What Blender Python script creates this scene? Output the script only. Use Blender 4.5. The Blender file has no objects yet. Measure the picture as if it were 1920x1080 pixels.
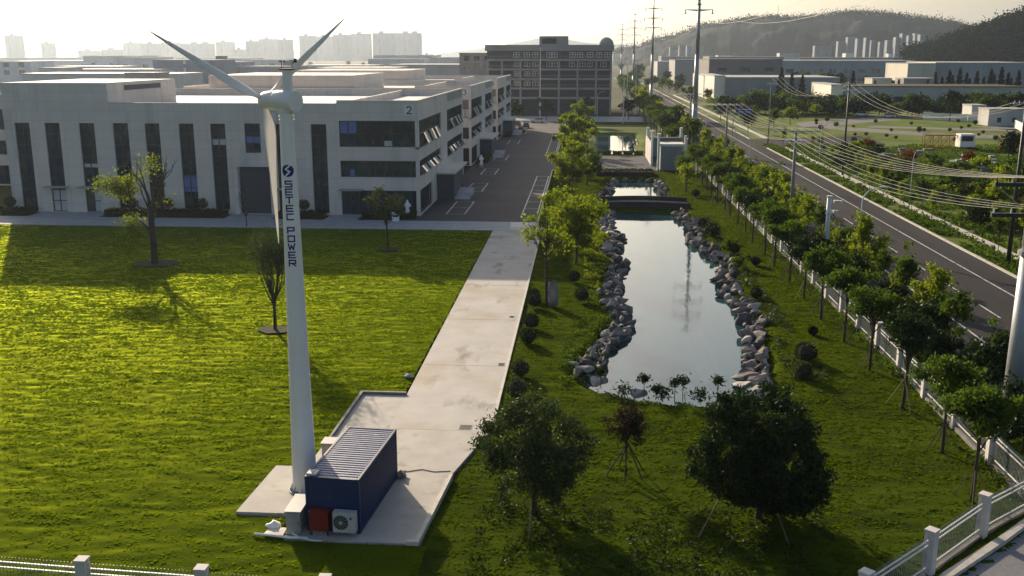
import bpy, bmesh, math, random
import numpy as np
from mathutils import Vector, Matrix
random.seed(7); RNG = np.random.default_rng(11)
PI = math.pi
sc = bpy.context.scene
C = sc.collection
# ------------------------------------------------------------------ camera
H = 20.4; FPX = 1869.0; YH = 101.0
PITCH = math.atan((540-YH)/FPX); YAW = math.radians(4.11)
cam_d = bpy.data.cameras.new('camera'); cam = bpy.data.objects.new('camera', cam_d); C.objects.link(cam)
cam.location = (0, 0, H); cam.rotation_euler = (PI/2-PITCH, 0, YAW)
cam_d.sensor_width = 36; cam_d.lens = 36*FPX/1920; cam_d.clip_start = 0.5; cam_d.clip_end = 30000
sc.camera = cam
# ------------------------------------------------------------------ sky, sun, exposure
SUN_DIR = Vector((-1.36, 2.5, 1.0)).normalized()
SUN_EL = math.asin(SUN_DIR.z); SUN_AZ = math.atan2(SUN_DIR.x, SUN_DIR.y)
w = bpy.data.worlds.new('World'); sc.world = w; w.use_nodes = True
nt = w.node_tree
sky = nt.nodes.new('ShaderNodeTexSky'); sky.sky_type = 'NISHITA'; sky.sun_disc = False
sky.sun_elevation = SUN_EL; sky.sun_rotation = SUN_AZ
sky.air_density = 1.0; sky.dust_density = 3.6; sky.ozone_density = 1.0; sky.altitude = 30
bg = nt.nodes.get('Background') or nt.nodes.new('ShaderNodeBackground'); nt.links.new(sky.outputs[0], bg.inputs[0])
wo = nt.nodes.get('World Output') or nt.nodes.new('ShaderNodeOutputWorld'); nt.links.new(bg.outputs[0], wo.inputs[0]); bg.inputs[1].default_value = 0.097
sd = bpy.data.lights.new('sun', 'SUN'); sd.energy = 5.0; sd.angle = math.radians(0.6); sd.color = (1.0, 0.82, 0.61)
sun = bpy.data.objects.new('sun', sd); C.objects.link(sun)
sun.rotation_euler = (-SUN_DIR).to_track_quat('-Z', 'Y').to_euler(); sun.location = (-60, 100, 60)
sc.view_settings.view_transform = 'Standard'; sc.view_settings.look = 'None'
sc.view_settings.exposure = 0.6; sc.view_settings.gamma = 1.0; sc.view_settings.use_curve_mapping = False
sc.render.engine = 'CYCLES'
sc.cycles.volume_bounces = 0
sc.cycles.max_bounces = 6; sc.cycles.transparent_max_bounces = 8
HAZE_DENSITY = 0.72e-4; HAZE_ANISO = 0.64
# ------------------------------------------------------------------ materials
def _n(nt, t, **k):
    n = nt.nodes.new(t)
    for a, b in k.items(): setattr(n, a, b)
    return n
def _noise(nt, scale, detail=4, rough=0.6, stretch=None, coord='Object'):
    o = None if coord == 'World' else _n(nt, 'ShaderNodeTexCoord').outputs[coord]
    if coord == 'World':
        o = _n(nt, 'ShaderNodeNewGeometry').outputs['Position']
    if stretch:
        mp = _n(nt, 'ShaderNodeMapping'); nt.links.new(o, mp.inputs[0]); mp.inputs['Scale'].default_value = stretch; o = mp.outputs[0]
    nz = _n(nt, 'ShaderNodeTexNoise'); nz.inputs['Scale'].default_value = scale
    nz.inputs['Detail'].default_value = detail; nz.inputs['Roughness'].default_value = rough
    nt.links.new(o, nz.inputs['Vector']); return nz
def mat(name, col, rough=0.7, col2=None, scale=1.0, bump=0.0, bscale=None, spec=0.3, metal=0.0, stretch=None, lo=0.35, hi=0.65, detail=5, coord='Object', coat=0, layers=()):
    m = bpy.data.materials.new(name); m.use_nodes = True; nt = m.node_tree
    b = nt.nodes['Principled BSDF']
    b.inputs['Roughness'].default_value = rough; b.inputs['Metallic'].default_value = metal
    b.inputs['Specular IOR Level'].default_value = spec
    if coat: b.inputs['Coat Weight'].default_value = coat
    c1 = (*col, 1)
    if col2 is None: col2 = tuple(c*0.82 for c in col)
    nz = _noise(nt, scale, detail, 0.62, stretch, coord)
    r = _n(nt, 'ShaderNodeMapRange'); r.inputs['From Min'].default_value = lo; r.inputs['From Max'].default_value = hi
    nt.links.new(nz.outputs[0], r.inputs['Value'])
    mx = _n(nt, 'ShaderNodeMix', data_type='RGBA'); mx.inputs['A'].default_value = c1; mx.inputs['B'].default_value = (*col2, 1)
    nt.links.new(r.outputs[0], mx.inputs['Factor'])
    out = mx.outputs['Result']
    for (lc, ls, llo, lhi, lst) in layers:           # stains or patches of another colour
        nz2 = _noise(nt, ls, 4, 0.55, lst, coord)
        r2 = _n(nt, 'ShaderNodeMapRange'); r2.inputs['From Min'].default_value = llo; r2.inputs['From Max'].default_value = lhi
        nt.links.new(nz2.outputs[0], r2.inputs['Value'])
        m2 = _n(nt, 'ShaderNodeMix', data_type='RGBA'); m2.inputs['B'].default_value = (*lc, 1)
        nt.links.new(r2.outputs[0], m2.inputs['Factor']); nt.links.new(out, m2.inputs['A']); out = m2.outputs['Result']
    nt.links.new(out, b.inputs['Base Color'])
    if bump:
        bz = _noise(nt, bscale or scale*4, 5, 0.65, stretch, coord)
        bp = _n(nt, 'ShaderNodeBump'); bp.inputs['Strength'].default_value = 1.0; bp.inputs['Distance'].default_value = bump
        nt.links.new(bz.outputs[0], bp.inputs['Height']); nt.links.new(bp.outputs[0], b.inputs['Normal'])
    return m
def leafmat(name, col, col2, trans=0.45, rough=0.55, tcol=None, scale=0.35, gloss=0.12):
    """leaf: diffuse + translucent + a little gloss, colour varies leaf by leaf and clump by clump"""
    m = bpy.data.materials.new(name); m.use_nodes = True; nt = m.node_tree
    nt.nodes.clear()
    out = _n(nt, 'ShaderNodeOutputMaterial')
    geo = _n(nt, 'ShaderNodeNewGeometry'); oi = _n(nt, 'ShaderNodeObjectInfo')
    nz = _noise(nt, scale, 3, 0.6, None, 'World')
    ad = _n(nt, 'ShaderNodeMath', operation='ADD'); nt.links.new(geo.outputs['Random Per Island'], ad.inputs[0]); nt.links.new(nz.outputs[0], ad.inputs[1])
    r = _n(nt, 'ShaderNodeMapRange'); r.inputs['From Min'].default_value = 0.35; r.inputs['From Max'].default_value = 1.5
    nt.links.new(ad.outputs[0], r.inputs['Value'])
    mx = _n(nt, 'ShaderNodeMix', data_type='RGBA'); mx.inputs['A'].default_value = (*col, 1); mx.inputs['B'].default_value = (*col2, 1)
    nt.links.new(r.outputs[0], mx.inputs['Factor'])
    d = _n(nt, 'ShaderNodeBsdfDiffuse'); nt.links.new(mx.outputs['Result'], d.inputs[0])
    t = _n(nt, 'ShaderNodeBsdfTranslucent')
    tc = tcol or (1.25, 1.35, 0.45)
    mu = _n(nt, 'ShaderNodeMix', data_type='RGBA', blend_type='MULTIPLY'); mu.inputs['Factor'].default_value = 1.0
    nt.links.new(mx.outputs['Result'], mu.inputs['A']); mu.inputs['B'].default_value = (*tc, 1); nt.links.new(mu.outputs['Result'], t.inputs[0])
    ms = _n(nt, 'ShaderNodeMixShader'); ms.inputs[0].default_value = trans
    nt.links.new(d.outputs[0], ms.inputs[1]); nt.links.new(t.outputs[0], ms.inputs[2])
    g = _n(nt, 'ShaderNodeBsdfGlossy'); g.inputs['Roughness'].default_value = max(rough, .6); g.inputs['Color'].default_value = (.35, .4, .35, 1)
    fr = _n(nt, 'ShaderNodeFresnel'); fr.inputs[0].default_value = 1.35
    mf = _n(nt, 'ShaderNodeMath', operation='MULTIPLY'); nt.links.new(fr.outputs[0], mf.inputs[0]); mf.inputs[1].default_value = gloss*.35
    m3 = _n(nt, 'ShaderNodeMixShader'); nt.links.new(mf.outputs[0], m3.inputs[0]); nt.links.new(ms.outputs[0], m3.inputs[1]); nt.links.new(g.outputs[0], m3.inputs[2])
    nt.links.new(m3.outputs[0], out.inputs[0]); return m
M = {}
M['grass'] = mat('lawn_soil_grass', (.042, .066, .005), 1.0, (.062, .088, .006), 0.5, 0.035, 7, 0.0, stretch=(.5, 1.6, 1))
def turf(m, kk, gc, rg=.5):
    """grass seen against the light: rough grazing gloss of the blades over the diffuse turf"""
    nt = m.node_tree; b = nt.nodes['Principled BSDF']; out = [n for n in nt.nodes if n.type == 'OUTPUT_MATERIAL'][0]
    g = _n(nt, 'ShaderNodeBsdfGlossy'); g.inputs['Color'].default_value = (*gc, 1); g.inputs['Roughness'].default_value = rg
    if b.inputs['Normal'].links: nt.links.new(b.inputs['Normal'].links[0].from_socket, g.inputs['Normal'])
    fr = _n(nt, 'ShaderNodeLayerWeight'); fr.inputs[0].default_value = .5; pw = _n(nt, 'ShaderNodeMath', operation='POWER'); nt.links.new(fr.outputs['Facing'], pw.inputs[0]); pw.inputs[1].default_value = 7
    mu = _n(nt, 'ShaderNodeMath', operation='MULTIPLY'); nt.links.new(pw.outputs[0], mu.inputs[0]); mu.inputs[1].default_value = kk
    ms = _n(nt, 'ShaderNodeMixShader'); nt.links.new(mu.outputs[0], ms.inputs[0]); nt.links.new(b.outputs[0], ms.inputs[1]); nt.links.new(g.outputs[0], ms.inputs[2]); nt.links.new(ms.outputs[0], out.inputs[0])
turf(M['grass'], 1.0, (.42, .50, .02), .66)
M['grass2'] = mat('garden_turf', (.036, .058, .006), 1.0, (.058, .080, .008), 0.5, 0.035, 7, 0.0, stretch=(.5, 1.6, 1), layers=(((.022, .034, .008), .22, .50, .66, None),))
turf(M['grass2'], .22, (.30, .40, .02), .62)
M['grass_lush'] = leafmat('lawn_blades', (.092, .150, .004), (.062, .108, .004), .52, .6, (1.7, 1.5, .2), .25, .03)
M['grass_rough'] = leafmat('garden_blades', (.064, .096, .006), (.036, .058, .006), .50, .6, (1.5, 1.4, .25), .25, .03)
M['field'] = mat('field_grass', (.120, .165, .010), 1.0, (.055, .085, .010), 0.05, 0.06, 1.2, 0.1, coord='Object', layers=(((.10, .10, .04), .02, .62, .78, None),))
M['plain'] = mat('plain_ground', (.040, .056, .020), .95, (.06, .065, .035), 0.004, 0.0, 1, 0.1, layers=(((.03, .045, .015), .013, .5, .6, None),))
M['concrete'] = mat('path_concrete', (.44, .42, .385), .75, (.375, .358, .33), 0.5, 0.004, 14, .25, layers=(((.17, .15, .12), .45, .58, .72, (1, .45, 1)), ((.33, .28, .21), .16, .52, .72, None)))
M['concrete2'] = mat('apron_concrete', (.44, .42, .38), .78, (.365, .345, .31), 0.7, 0.004, 14, .25, layers=(((.22, .18, .14), .8, .60, .78, None),))
M['kerb'] = mat('kerb_stone', (.55, .52, .46), .7, (.42, .40, .36), 2, .003, 20)
M['kerb_dark'] = mat('kerb_dark_stone', (.14, .135, .13), .8, (.22, .21, .2), 2, .003, 20)
M['asphalt'] = mat('car_park_asphalt', (.026, .029, .040), .8, (.036, .039, .052), 0.25, .003, 30, .25, layers=(((.05, .052, .062), .09, .55, .7, None),))
M['road'] = mat('road_asphalt', (.034, .032, .033), .9, (.046, .043, .044), 0.18, .003, 30, .08, stretch=(1, .12, 1), layers=(((.025, .025, .028), .3, .58, .72, (1, .1, 1)),))
M['paint'] = mat('road_paint', (.62, .62, .60), .6, (.34, .34, .33), 1.5, layers=(((.10, .10, .10), .8, .58, .68, None),))
M['track'] = mat('field_track_gravel', (.17, .165, .155), .9, (.12, .118, .11), .3)
M['pave'] = mat('pavement_slabs', (.36, .37, .38), .75, (.29, .30, .32), 0.8, .002, 12, layers=(((.2, .2, .2), .3, .6, .75, None),))
M['white'] = mat('white_paint', (.80, .80, .78), .35, (.72, .73, .73), .7, 0, 1, .5)
M['turb'] = mat('turbine_paint', (.82, .79, .75), .32, (.76, .735, .70), .5, 0, 1, .5, layers=(((.55, .56, .55), .8, .66, .8, (3, 3, .3)),))
M['navy'] = mat('navy_lettering', (.012, .022, .15), .4)
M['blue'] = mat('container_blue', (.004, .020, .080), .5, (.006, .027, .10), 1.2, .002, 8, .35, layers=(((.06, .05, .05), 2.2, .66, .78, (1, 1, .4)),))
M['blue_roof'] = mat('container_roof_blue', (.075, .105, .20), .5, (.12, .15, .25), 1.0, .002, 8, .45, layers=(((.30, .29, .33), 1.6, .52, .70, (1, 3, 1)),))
M['steel_dark'] = mat('dark_steel', (.05, .05, .055), .5, metal=.4)
M['grey'] = mat('grey_metal', (.30, .31, .31), .5, (.24, .25, .25), 1.5)
M['acwhite'] = mat('ac_casing', (.45, .46, .46), .45, (.38, .39, .38), 3)
M['red'] = mat('red_box_paint', (.17, .018, .010), .5, (.13, .014, .009), 3)
M['black'] = mat('black_plastic', (.015, .015, .016), .6)
def wallmat():
    m = mat('facade_panels', (.72, .65, .58), .75, (.64, .585, .53), .18, .004, 6, .25, layers=(((.42, .42, .41), .35, .56, .8, (1, 1, .15)),)); nt = m.node_tree; b = nt.nodes['Principled BSDF']
    src = b.inputs['Base Color'].links[0].from_socket; g = _n(nt, 'ShaderNodeNewGeometry'); sp = _n(nt, 'ShaderNodeSeparateXYZ'); nt.links.new(g.outputs['Position'], sp.inputs[0])
    ad = _n(nt, 'ShaderNodeMath', operation='ADD'); nt.links.new(sp.outputs[0], ad.inputs[0]); nt.links.new(sp.outputs[1], ad.inputs[1]); cb = _n(nt, 'ShaderNodeCombineXYZ'); nt.links.new(ad.outputs[0], cb.inputs[0]); nt.links.new(sp.outputs[2], cb.inputs[1])
    br = _n(nt, 'ShaderNodeTexBrick'); br.offset = 0; br.inputs['Scale'].default_value = 1; br.inputs['Brick Width'].default_value = 2.1; br.inputs['Row Height'].default_value = 1.2; br.inputs['Mortar Size'].default_value = .035; br.inputs['Mortar Smooth'].default_value = .2
    br.inputs['Color1'].default_value = (1, 1, 1, 1); br.inputs['Color2'].default_value = (.95, .95, .96, 1); br.inputs['Mortar'].default_value = (.82, .82, .82, 1); nt.links.new(cb.outputs[0], br.inputs[0])
    mu = _n(nt, 'ShaderNodeMix', data_type='RGBA', blend_type='MULTIPLY'); mu.inputs['Factor'].default_value = 1; nt.links.new(src, mu.inputs['A']); nt.links.new(br.outputs[0], mu.inputs['B']); nt.links.new(mu.outputs['Result'], b.inputs['Base Color']); return m
M['wall'] = wallmat()
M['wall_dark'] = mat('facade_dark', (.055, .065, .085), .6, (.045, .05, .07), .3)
M['roofw'] = mat('roof_membrane', (.66, .63, .58), .7, (.52, .50, .47), .12, .004, 3, layers=(((.36, .34, .31), .08, .56, .72, None),))
M['roofg'] = mat('roof_grey', (.38, .38, .38), .8, (.30, .30, .30), .1, .004, 3)
M['sign'] = mat('sign_white', (.78, .78, .76), .5)
M['ink'] = mat('sign_ink', (.02, .02, .025), .5)
M['frame'] = mat('window_frame', (.05, .055, .065), .5)
M['blind'] = mat('white_blind', (.55, .56, .56), .8)
M['blueframe'] = mat('blue_blind', (.14, .20, .46), .8)
def glassmat(name, col, rough=.04, spec=.9):
    m = mat(name, col, rough, tuple(c*2.2 for c in col), .12, 0, 1, .5, lo=.4, hi=.6, layers=(((.055, .065, .060), .55, .56, .62, (1, 1, .45)), ((.09, .095, .09), 1.3, .66, .70, (1, 1, .35))))
    nt = m.node_tree; b = nt.nodes['Principled BSDF']
    bz = _noise(nt, .35, 2, .5); bp = _n(nt, 'ShaderNodeBump'); bp.inputs['Distance'].default_value = .004
    nt.links.new(bz.outputs[0], bp.inputs['Height']); nt.links.new(bp.outputs[0], b.inputs['Normal'])
    return m
M['glass'] = glassmat('window_glass', (.004, .020, .034))
M['water'] = None
M['rock'] = mat('pond_rock', (.30, .26, .235), .9, (.13, .12, .12), 1.1, .05, 3, .2, layers=(((.075, .07, .07), 1.7, .55, .68, None), ((.40, .36, .31), 2.3, .64, .78, None)))
M['darkstone'] = mat('bridge_stone', (.055, .05, .05), .9, (.035, .033, .033), 1.1, .03, 3, .2)
M['rock_dark'] = mat('dark_rock', (.12, .115, .12), .9, (.05, .05, .055), 1.3, .05, 3, .2, layers=(((.26, .23, .20), 2.0, .6, .72, None),))
M['rock_pale'] = mat('pale_rock', (.46, .43, .38), .85, (.30, .28, .26), 1.1, .03, 3, .2)
M['bark'] = mat('tree_bark', (.045, .036, .028), .9, (.08, .066, .052), 3, .02, 9, .1, stretch=(1, 1, .3))
M['pole'] = mat('galvanised_pole', (.33, .35, .37), .45, (.27, .29, .31), .6, 0, 1, .5, metal=.3)
M['polec'] = mat('concrete_pole', (.27, .26, .25), .8, (.2, .2, .19), .8)
M['polew'] = mat('white_pole', (.62, .64, .66), .5, (.5, .52, .54), .6)
M['cable'] = mat('cable_aluminium', (.38, .38, .36), .35, metal=.4)
M['fpost'] = mat('fence_post_render', (.62, .585, .56), .8, (.50, .47, .45), 1.3, .004, 12, layers=(((.30, .27, .25), 1.2, .58, .75, (1, 1, .4)),))
M['frail'] = mat('fence_rail_white', (.72, .72, .68), .5, (.6, .6, .58), 2)
M['lf_dark'] = leafmat('leaf_dark', (.030, .046, .018), (.016, .028, .012), .22, .4, (1.1, 1.3, .5), .8, .3)
M['lf_osm'] = leafmat('leaf_evergreen', (.070, .090, .036), (.034, .048, .022), .28, .4, (1.1, 1.3, .5), 1.2, .4)
M['lf_mid'] = leafmat('leaf_mid', (.088, .132, .020), (.036, .064, .014), .45, .5, (1.3, 1.4, .4), .5, .15)
M['lf_yel'] = leafmat('leaf_yellowgreen', (.175, .215, .020), (.100, .140, .018), .60, .5, (1.35, 1.35, .35), .6, .12)
M['lf_purple'] = leafmat('leaf_purple', (.040, .032, .026), (.024, .021, .019), .25, .5, (1.3, .9, .7), 1.5, .1)
M['lf_red'] = leafmat('leaf_red', (.150, .050, .022), (.085, .060, .018), .35, .5, (1.3, .9, .5), .6, .1)
M['lf_fir'] = leafmat('leaf_conifer', (.026, .046, .022), (.014, .028, .016), .15, .6, (1.1, 1.3, .5), .4, .1)
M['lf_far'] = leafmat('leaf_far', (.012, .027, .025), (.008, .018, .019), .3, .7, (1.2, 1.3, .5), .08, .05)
M['soil'] = mat('bare_soil', (.032, .027, .016), 1.0, (.020, .022, .012), 1.4, .03, 6)
M['orange'] = mat('orange_paint', (.62, .17, .03), .5, (.48, .13, .03), 2)
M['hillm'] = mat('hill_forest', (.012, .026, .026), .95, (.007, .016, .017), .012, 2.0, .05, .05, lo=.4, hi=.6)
def pavermat():
    m = bpy.data.materials.new('lattice_pavers'); m.use_nodes = True; nt = m.node_tree; b = nt.nodes['Principled BSDF']
    tc = _n(nt, 'ShaderNodeTexCoord'); mp = _n(nt, 'ShaderNodeMapping'); mp.inputs['Rotation'].default_value = (0, 0, .8); nt.links.new(tc.outputs['Object'], mp.inputs[0])
    br = _n(nt, 'ShaderNodeTexBrick'); br.inputs['Scale'].default_value = 4.0; br.inputs['Mortar Size'].default_value = .035
    br.inputs['Color1'].default_value = (.30, .30, .31, 1); br.inputs['Color2'].default_value = (.23, .23, .25, 1); br.inputs['Mortar'].default_value = (.07, .07, .07, 1)
    nt.links.new(mp.outputs[0], br.inputs[0]); nt.links.new(br.outputs[0], b.inputs['Base Color']); b.inputs['Roughness'].default_value = .85
    return m
M['pavers'] = pavermat()
def watermat():
    m = bpy.data.materials.new('pond_water'); m.use_nodes = True; nt = m.node_tree; b = nt.nodes['Principled BSDF']
    b.inputs['Base Color'].default_value = (.018, .060, .068, 1); b.inputs['Roughness'].default_value = .03
    b.inputs['IOR'].default_value = 1.33; b.inputs['Specular IOR Level'].default_value = 1.0
    b.inputs['Coat Weight'].default_value = .12; b.inputs['Coat Roughness'].default_value = .02; b.inputs['Coat IOR'].default_value = 1.5
    nz = _noise(nt, 1.4, 4, .6, (1, .45, 1)); bp = _n(nt, 'ShaderNodeBump'); bp.inputs['Distance'].default_value = .006
    nt.links.new(nz.outputs[0], bp.inputs['Height']); nt.links.new(bp.outputs[0], b.inputs['Normal'])
    nt.links.new(bp.outputs[0], b.inputs['Coat Normal'])
    return m
M['water'] = watermat()
_tint = {}
def tint(base, col):
    k = (base, col)
    if k not in _tint: _tint[k] = mat('%s_wall' % base, col, .8, tuple(c*.86 for c in col), .06, 0, 1, .2, layers=((tuple(c*.7 for c in col), .15, .55, .75, (1, 1, .2)),))
    return _tint[k]
# ------------------------------------------------------------------ object helpers
def tag(o, label=None, cat=None, group=None, kind=None):
    if label: o['label'] = label
    if cat: o['category'] = cat
    if group: o['group'] = group
    if kind: o['kind'] = kind
    return o
def thing(name, label, cat, loc=(0, 0, 0), rotz=0.0, group=None):
    o = bpy.data.objects.new(name, None); C.objects.link(o)
    o.location = loc; o.rotation_euler = (0, 0, rotz); o.empty_display_size = .3
    return tag(o, label, cat, group)
def dup(root, loc, rotz=0.0, scale=1.0, label=None, group=None):
    def cp(o, parent):
        c = o.copy(); C.objects.link(c)
        if parent is not None: c.parent = parent
        for ch in list(o.children): cp(ch, c)
        return c
    r = cp(root, None); r.location = loc; r.rotation_euler = (0, 0, rotz)
    r.scale = (scale, scale, scale) if not isinstance(scale, tuple) else scale
    if label: r['label'] = label
    if group: r['group'] = group
    return r
def mesh_np(name, co, faces, mats, smooth=False, mi=None):
    """co (n,3), faces (m,k) array, fast"""
    me = bpy.data.meshes.new(name); n = len(co); m, k = faces.shape
    me.vertices.add(n); me.vertices.foreach_set('co', np.ascontiguousarray(co, np.float32).ravel())
    me.loops.add(m*k); me.loops.foreach_set('vertex_index', np.ascontiguousarray(faces, np.int32).ravel())
    me.polygons.add(m); me.polygons.foreach_set('loop_start', np.arange(0, m*k, k, dtype=np.int32))
    me.polygons.foreach_set('loop_total', np.full(m, k, np.int32))
    if mi is not None: me.polygons.foreach_set('material_index', np.ascontiguousarray(mi, np.int32))
    if smooth: me.polygons.foreach_set('use_smooth', np.ones(m, bool))
    for x in mats: me.materials.append(x)
    me.update(calc_edges=True); return me
def link(name, me, parent=None):
    o = bpy.data.objects.new(name, me); C.objects.link(o)
    if parent is not None: o.parent = parent
    return o
def _org(p):
    v = Vector((0, 0, 0))
    while p is not None: v += Vector(p.location); p = p.parent
    return v
class MB:
    def __init__(s): s.v = []; s.f = []; s.m = []
    def add(s, vs, fs, mi=0):
        b = len(s.v); s.v += [tuple(v) for v in vs]; s.f += [tuple(i+b for i in f) for f in fs]; s.m += [mi]*len(fs); return s
    def box(s, x0, x1, y0, y1, z0, z1, mi=0):
        return s.add([(x0, y0, z0), (x1, y0, z0), (x1, y1, z0), (x0, y1, z0), (x0, y0, z1), (x1, y0, z1), (x1, y1, z1), (x0, y1, z1)],
                     [(0, 3, 2, 1), (4, 5, 6, 7), (0, 1, 5, 4), (1, 2, 6, 5), (2, 3, 7, 6), (3, 0, 4, 7)], mi)
    def quad(s, a, b, c, d, mi=0): return s.add([a, b, c, d], [(0, 1, 2, 3)], mi)
    def poly(s, pts, z0, z1=None, mi=0):
        n = len(pts)
        a = sum(pts[i][0]*pts[(i+1) % n][1]-pts[(i+1) % n][0]*pts[i][1] for i in range(n))
        if a < 0: pts = pts[::-1]
        if z1 is None: return s.add([(x, y, z0) for x, y in pts], [tuple(range(n))], mi)
        vs = [(x, y, z0) for x, y in pts]+[(x, y, z1) for x, y in pts]
        fs = [tuple(range(n, 2*n)), tuple(range(n-1, -1, -1))]+[(i, (i+1) % n, n+(i+1) % n, n+i) for i in range(n)]
        return s.add(vs, fs, mi)
    def tube(s, p0, p1, r0, r1=None, n=8, mi=0, caps=True):
        r1 = r0 if r1 is None else r1
        p0 = Vector(p0); p1 = Vector(p1); d = (p1-p0)
        if d.length < 1e-6: return s
        d.normalize(); a = d.orthogonal().normalized(); b = d.cross(a)
        vs = []
        for p, r in ((p0, r0), (p1, r1)):
            for i in range(n):
                t = 2*PI*i/n; vs.append(p+a*(r*math.cos(t))+b*(r*math.sin(t)))
        fs = [(i, (i+1) % n, n+(i+1) % n, n+i) for i in range(n)]
        if caps: fs += [tuple(range(n-1, -1, -1)), tuple(range(n, 2*n))]
        return s.add(vs, fs, mi)
    def path(s, pts, rs, n=6, mi=0):
        """one continuous tube through points"""
        pts = [Vector(p) for p in pts]; base = len(s.v); a = None; k = len(pts)
        if not hasattr(rs, '__len__'): rs = [rs]*k
        for i, p in enumerate(pts):
            d = (pts[min(i+1, k-1)]-pts[max(i-1, 0)]).normalized()
            a = d.orthogonal().normalized() if a is None else (a-d*a.dot(d)).normalized()
            b = d.cross(a)
            for j in range(n):
                t = 2*PI*j/n; s.v.append(tuple(p+a*(rs[i]*math.cos(t))+b*(rs[i]*math.sin(t))))
        for i in range(k-1):
            for j in range(n):
                s.f.append((base+i*n+j, base+i*n+(j+1) % n, base+(i+1)*n+(j+1) % n, base+(i+1)*n+j)); s.m.append(mi)
        s.f.append(tuple(base+j for j in range(n-1, -1, -1))); s.m.append(mi)
        s.f.append(tuple(base+(k-1)*n+j for j in range(n))); s.m.append(mi)
        return s
    def xform(s, mtx):
        s.v = [tuple(mtx @ Vector(v)) for v in s.v]; return s
    def build(s, name, mats, parent=None, smooth=False, absolute=True):
        if not isinstance(mats, (list, tuple)): mats = [mats]
        me = bpy.data.meshes.new(name); vs = s.v
        if parent is not None and absolute:
            o = _org(parent); vs = [(v[0]-o.x, v[1]-o.y, v[2]-o.z) for v in vs]
        me.from_pydata(vs, [], s.f)
        for x in mats: me.materials.append(x)
        me.polygons.foreach_set('material_index', s.m)
        if smooth:
            me.polygons.foreach_set('use_smooth', [len(f) <= 4 for f in s.f])
        me.update(); return link(name, me, parent)
def solo(mb, name, mats, label, cat, group=None, smooth=False, base=None):
    """a thing that is one mesh, origin at its base"""
    if base is None:
        v = np.array(mb.v); base = (float(v[:, 0].mean()), float(v[:, 1].mean()), float(v[:, 2].min()))
    mb.v = [(a-base[0], b-base[1], c-base[2]) for a, b, c in mb.v]
    o = mb.build(name, mats, None, smooth); o.location = base
    return tag(o, label, cat, group)
ORD = ['nearest', 'second', 'third', 'fourth', 'fifth', 'sixth', 'seventh', 'eighth', 'ninth', 'tenth', 'eleventh', 'twelfth', 'thirteenth', 'fourteenth', 'fifteenth', 'sixteenth', 'seventeenth', 'eighteenth', 'nineteenth', 'twentieth', 'twenty-first', 'twenty-second', 'twenty-third', 'twenty-fourth', 'twenty-fifth', 'twenty-sixth', 'twenty-seventh', 'twenty-eighth', 'twenty-ninth', 'thirtieth', 'thirty-first', 'thirty-second', 'thirty-third', 'thirty-fourth', 'thirty-fifth', 'thirty-sixth', 'thirty-seventh', 'thirty-eighth', 'thirty-ninth', 'fortieth']
def vnoise(x, y, seed=0):
    """value noise on arrays"""
    r = np.random.default_rng(seed).random((256, 256))
    xi = np.floor(x).astype(int); yi = np.floor(y).astype(int); fx = x-xi; fy = y-yi
    fx = fx*fx*(3-2*fx); fy = fy*fy*(3-2*fy)
    a = r[xi % 256, yi % 256]; b = r[(xi+1) % 256, yi % 256]; c = r[xi % 256, (yi+1) % 256]; d = r[(xi+1) % 256, (yi+1) % 256]
    return (a*(1-fx)+b*fx)*(1-fy)+(c*(1-fx)+d*fx)*fy
def inpoly(x, y, poly):
    x = np.asarray(x, float); y = np.asarray(y, float); c = np.zeros(x.shape, bool); n = len(poly); j = n-1
    for i in range(n):
        xi, yi = poly[i]; xj, yj = poly[j]
        c ^= ((yi > y) != (yj > y)) & (x < (xj-xi)*(y-yi)/(yj-yi+1e-12)+xi); j = i
    return c
def polydist(x, y, poly):
    d = np.full(np.shape(x), 1e9); n = len(poly)
    for i in range(n):
        ax, ay = poly[i]; bx, by = poly[(i+1) % n]; vx, vy = bx-ax, by-ay; L = vx*vx+vy*vy+1e-9
        t = np.clip(((x-ax)*vx+(y-ay)*vy)/L, 0, 1); d = np.minimum(d, np.hypot(x-ax-t*vx, y-ay-t*vy))
    return d
# ================================================================== SETTING: ground, lawns, paths, road, water
WZ = -0.5
POND = [(3.9, 133.5), (3.6, 125), (3.6, 118), (4.7, 114.5), (4.2, 109), (3.0, 104.5), (4.4, 101), (3.9, 94), (3.1, 88), (3.2, 82), (3.9, 76.3), (3.0, 72.5), (2.2, 69), (1.4, 65), (1.0, 62), (2.0, 60.6), (3.9, 59.3), (5.5, 58.7), (7.4, 58.4), (9.5, 58.9), (10.6, 61.5), (11.4, 66), (12.0, 71.5), (12.9, 77), (13.0, 82), (12.5, 87), (13.0, 92), (13.9, 99), (13.6, 104), (12.6, 110), (12.4, 116), (12.9, 122), (12.4, 128), (12.3, 133.5)]
POND2 = [(3.6, 143.5), (3.4, 148), (4.6, 153), (4.6, 161), (5.0, 166.5), (9, 168), (11.6, 166.5), (11.9, 158), (11.4, 151), (11.3, 145), (11.5, 143.5)]
POND3 = [(3.4, 213), (3.2, 228), (3.8, 245), (3.9, 266), (8, 268.5), (12.8, 267), (12.0, 255), (12.3, 243), (10.2, 232), (10.6, 220), (9.4, 212.5)]
PONDS = (POND, POND2, POND3)
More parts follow.
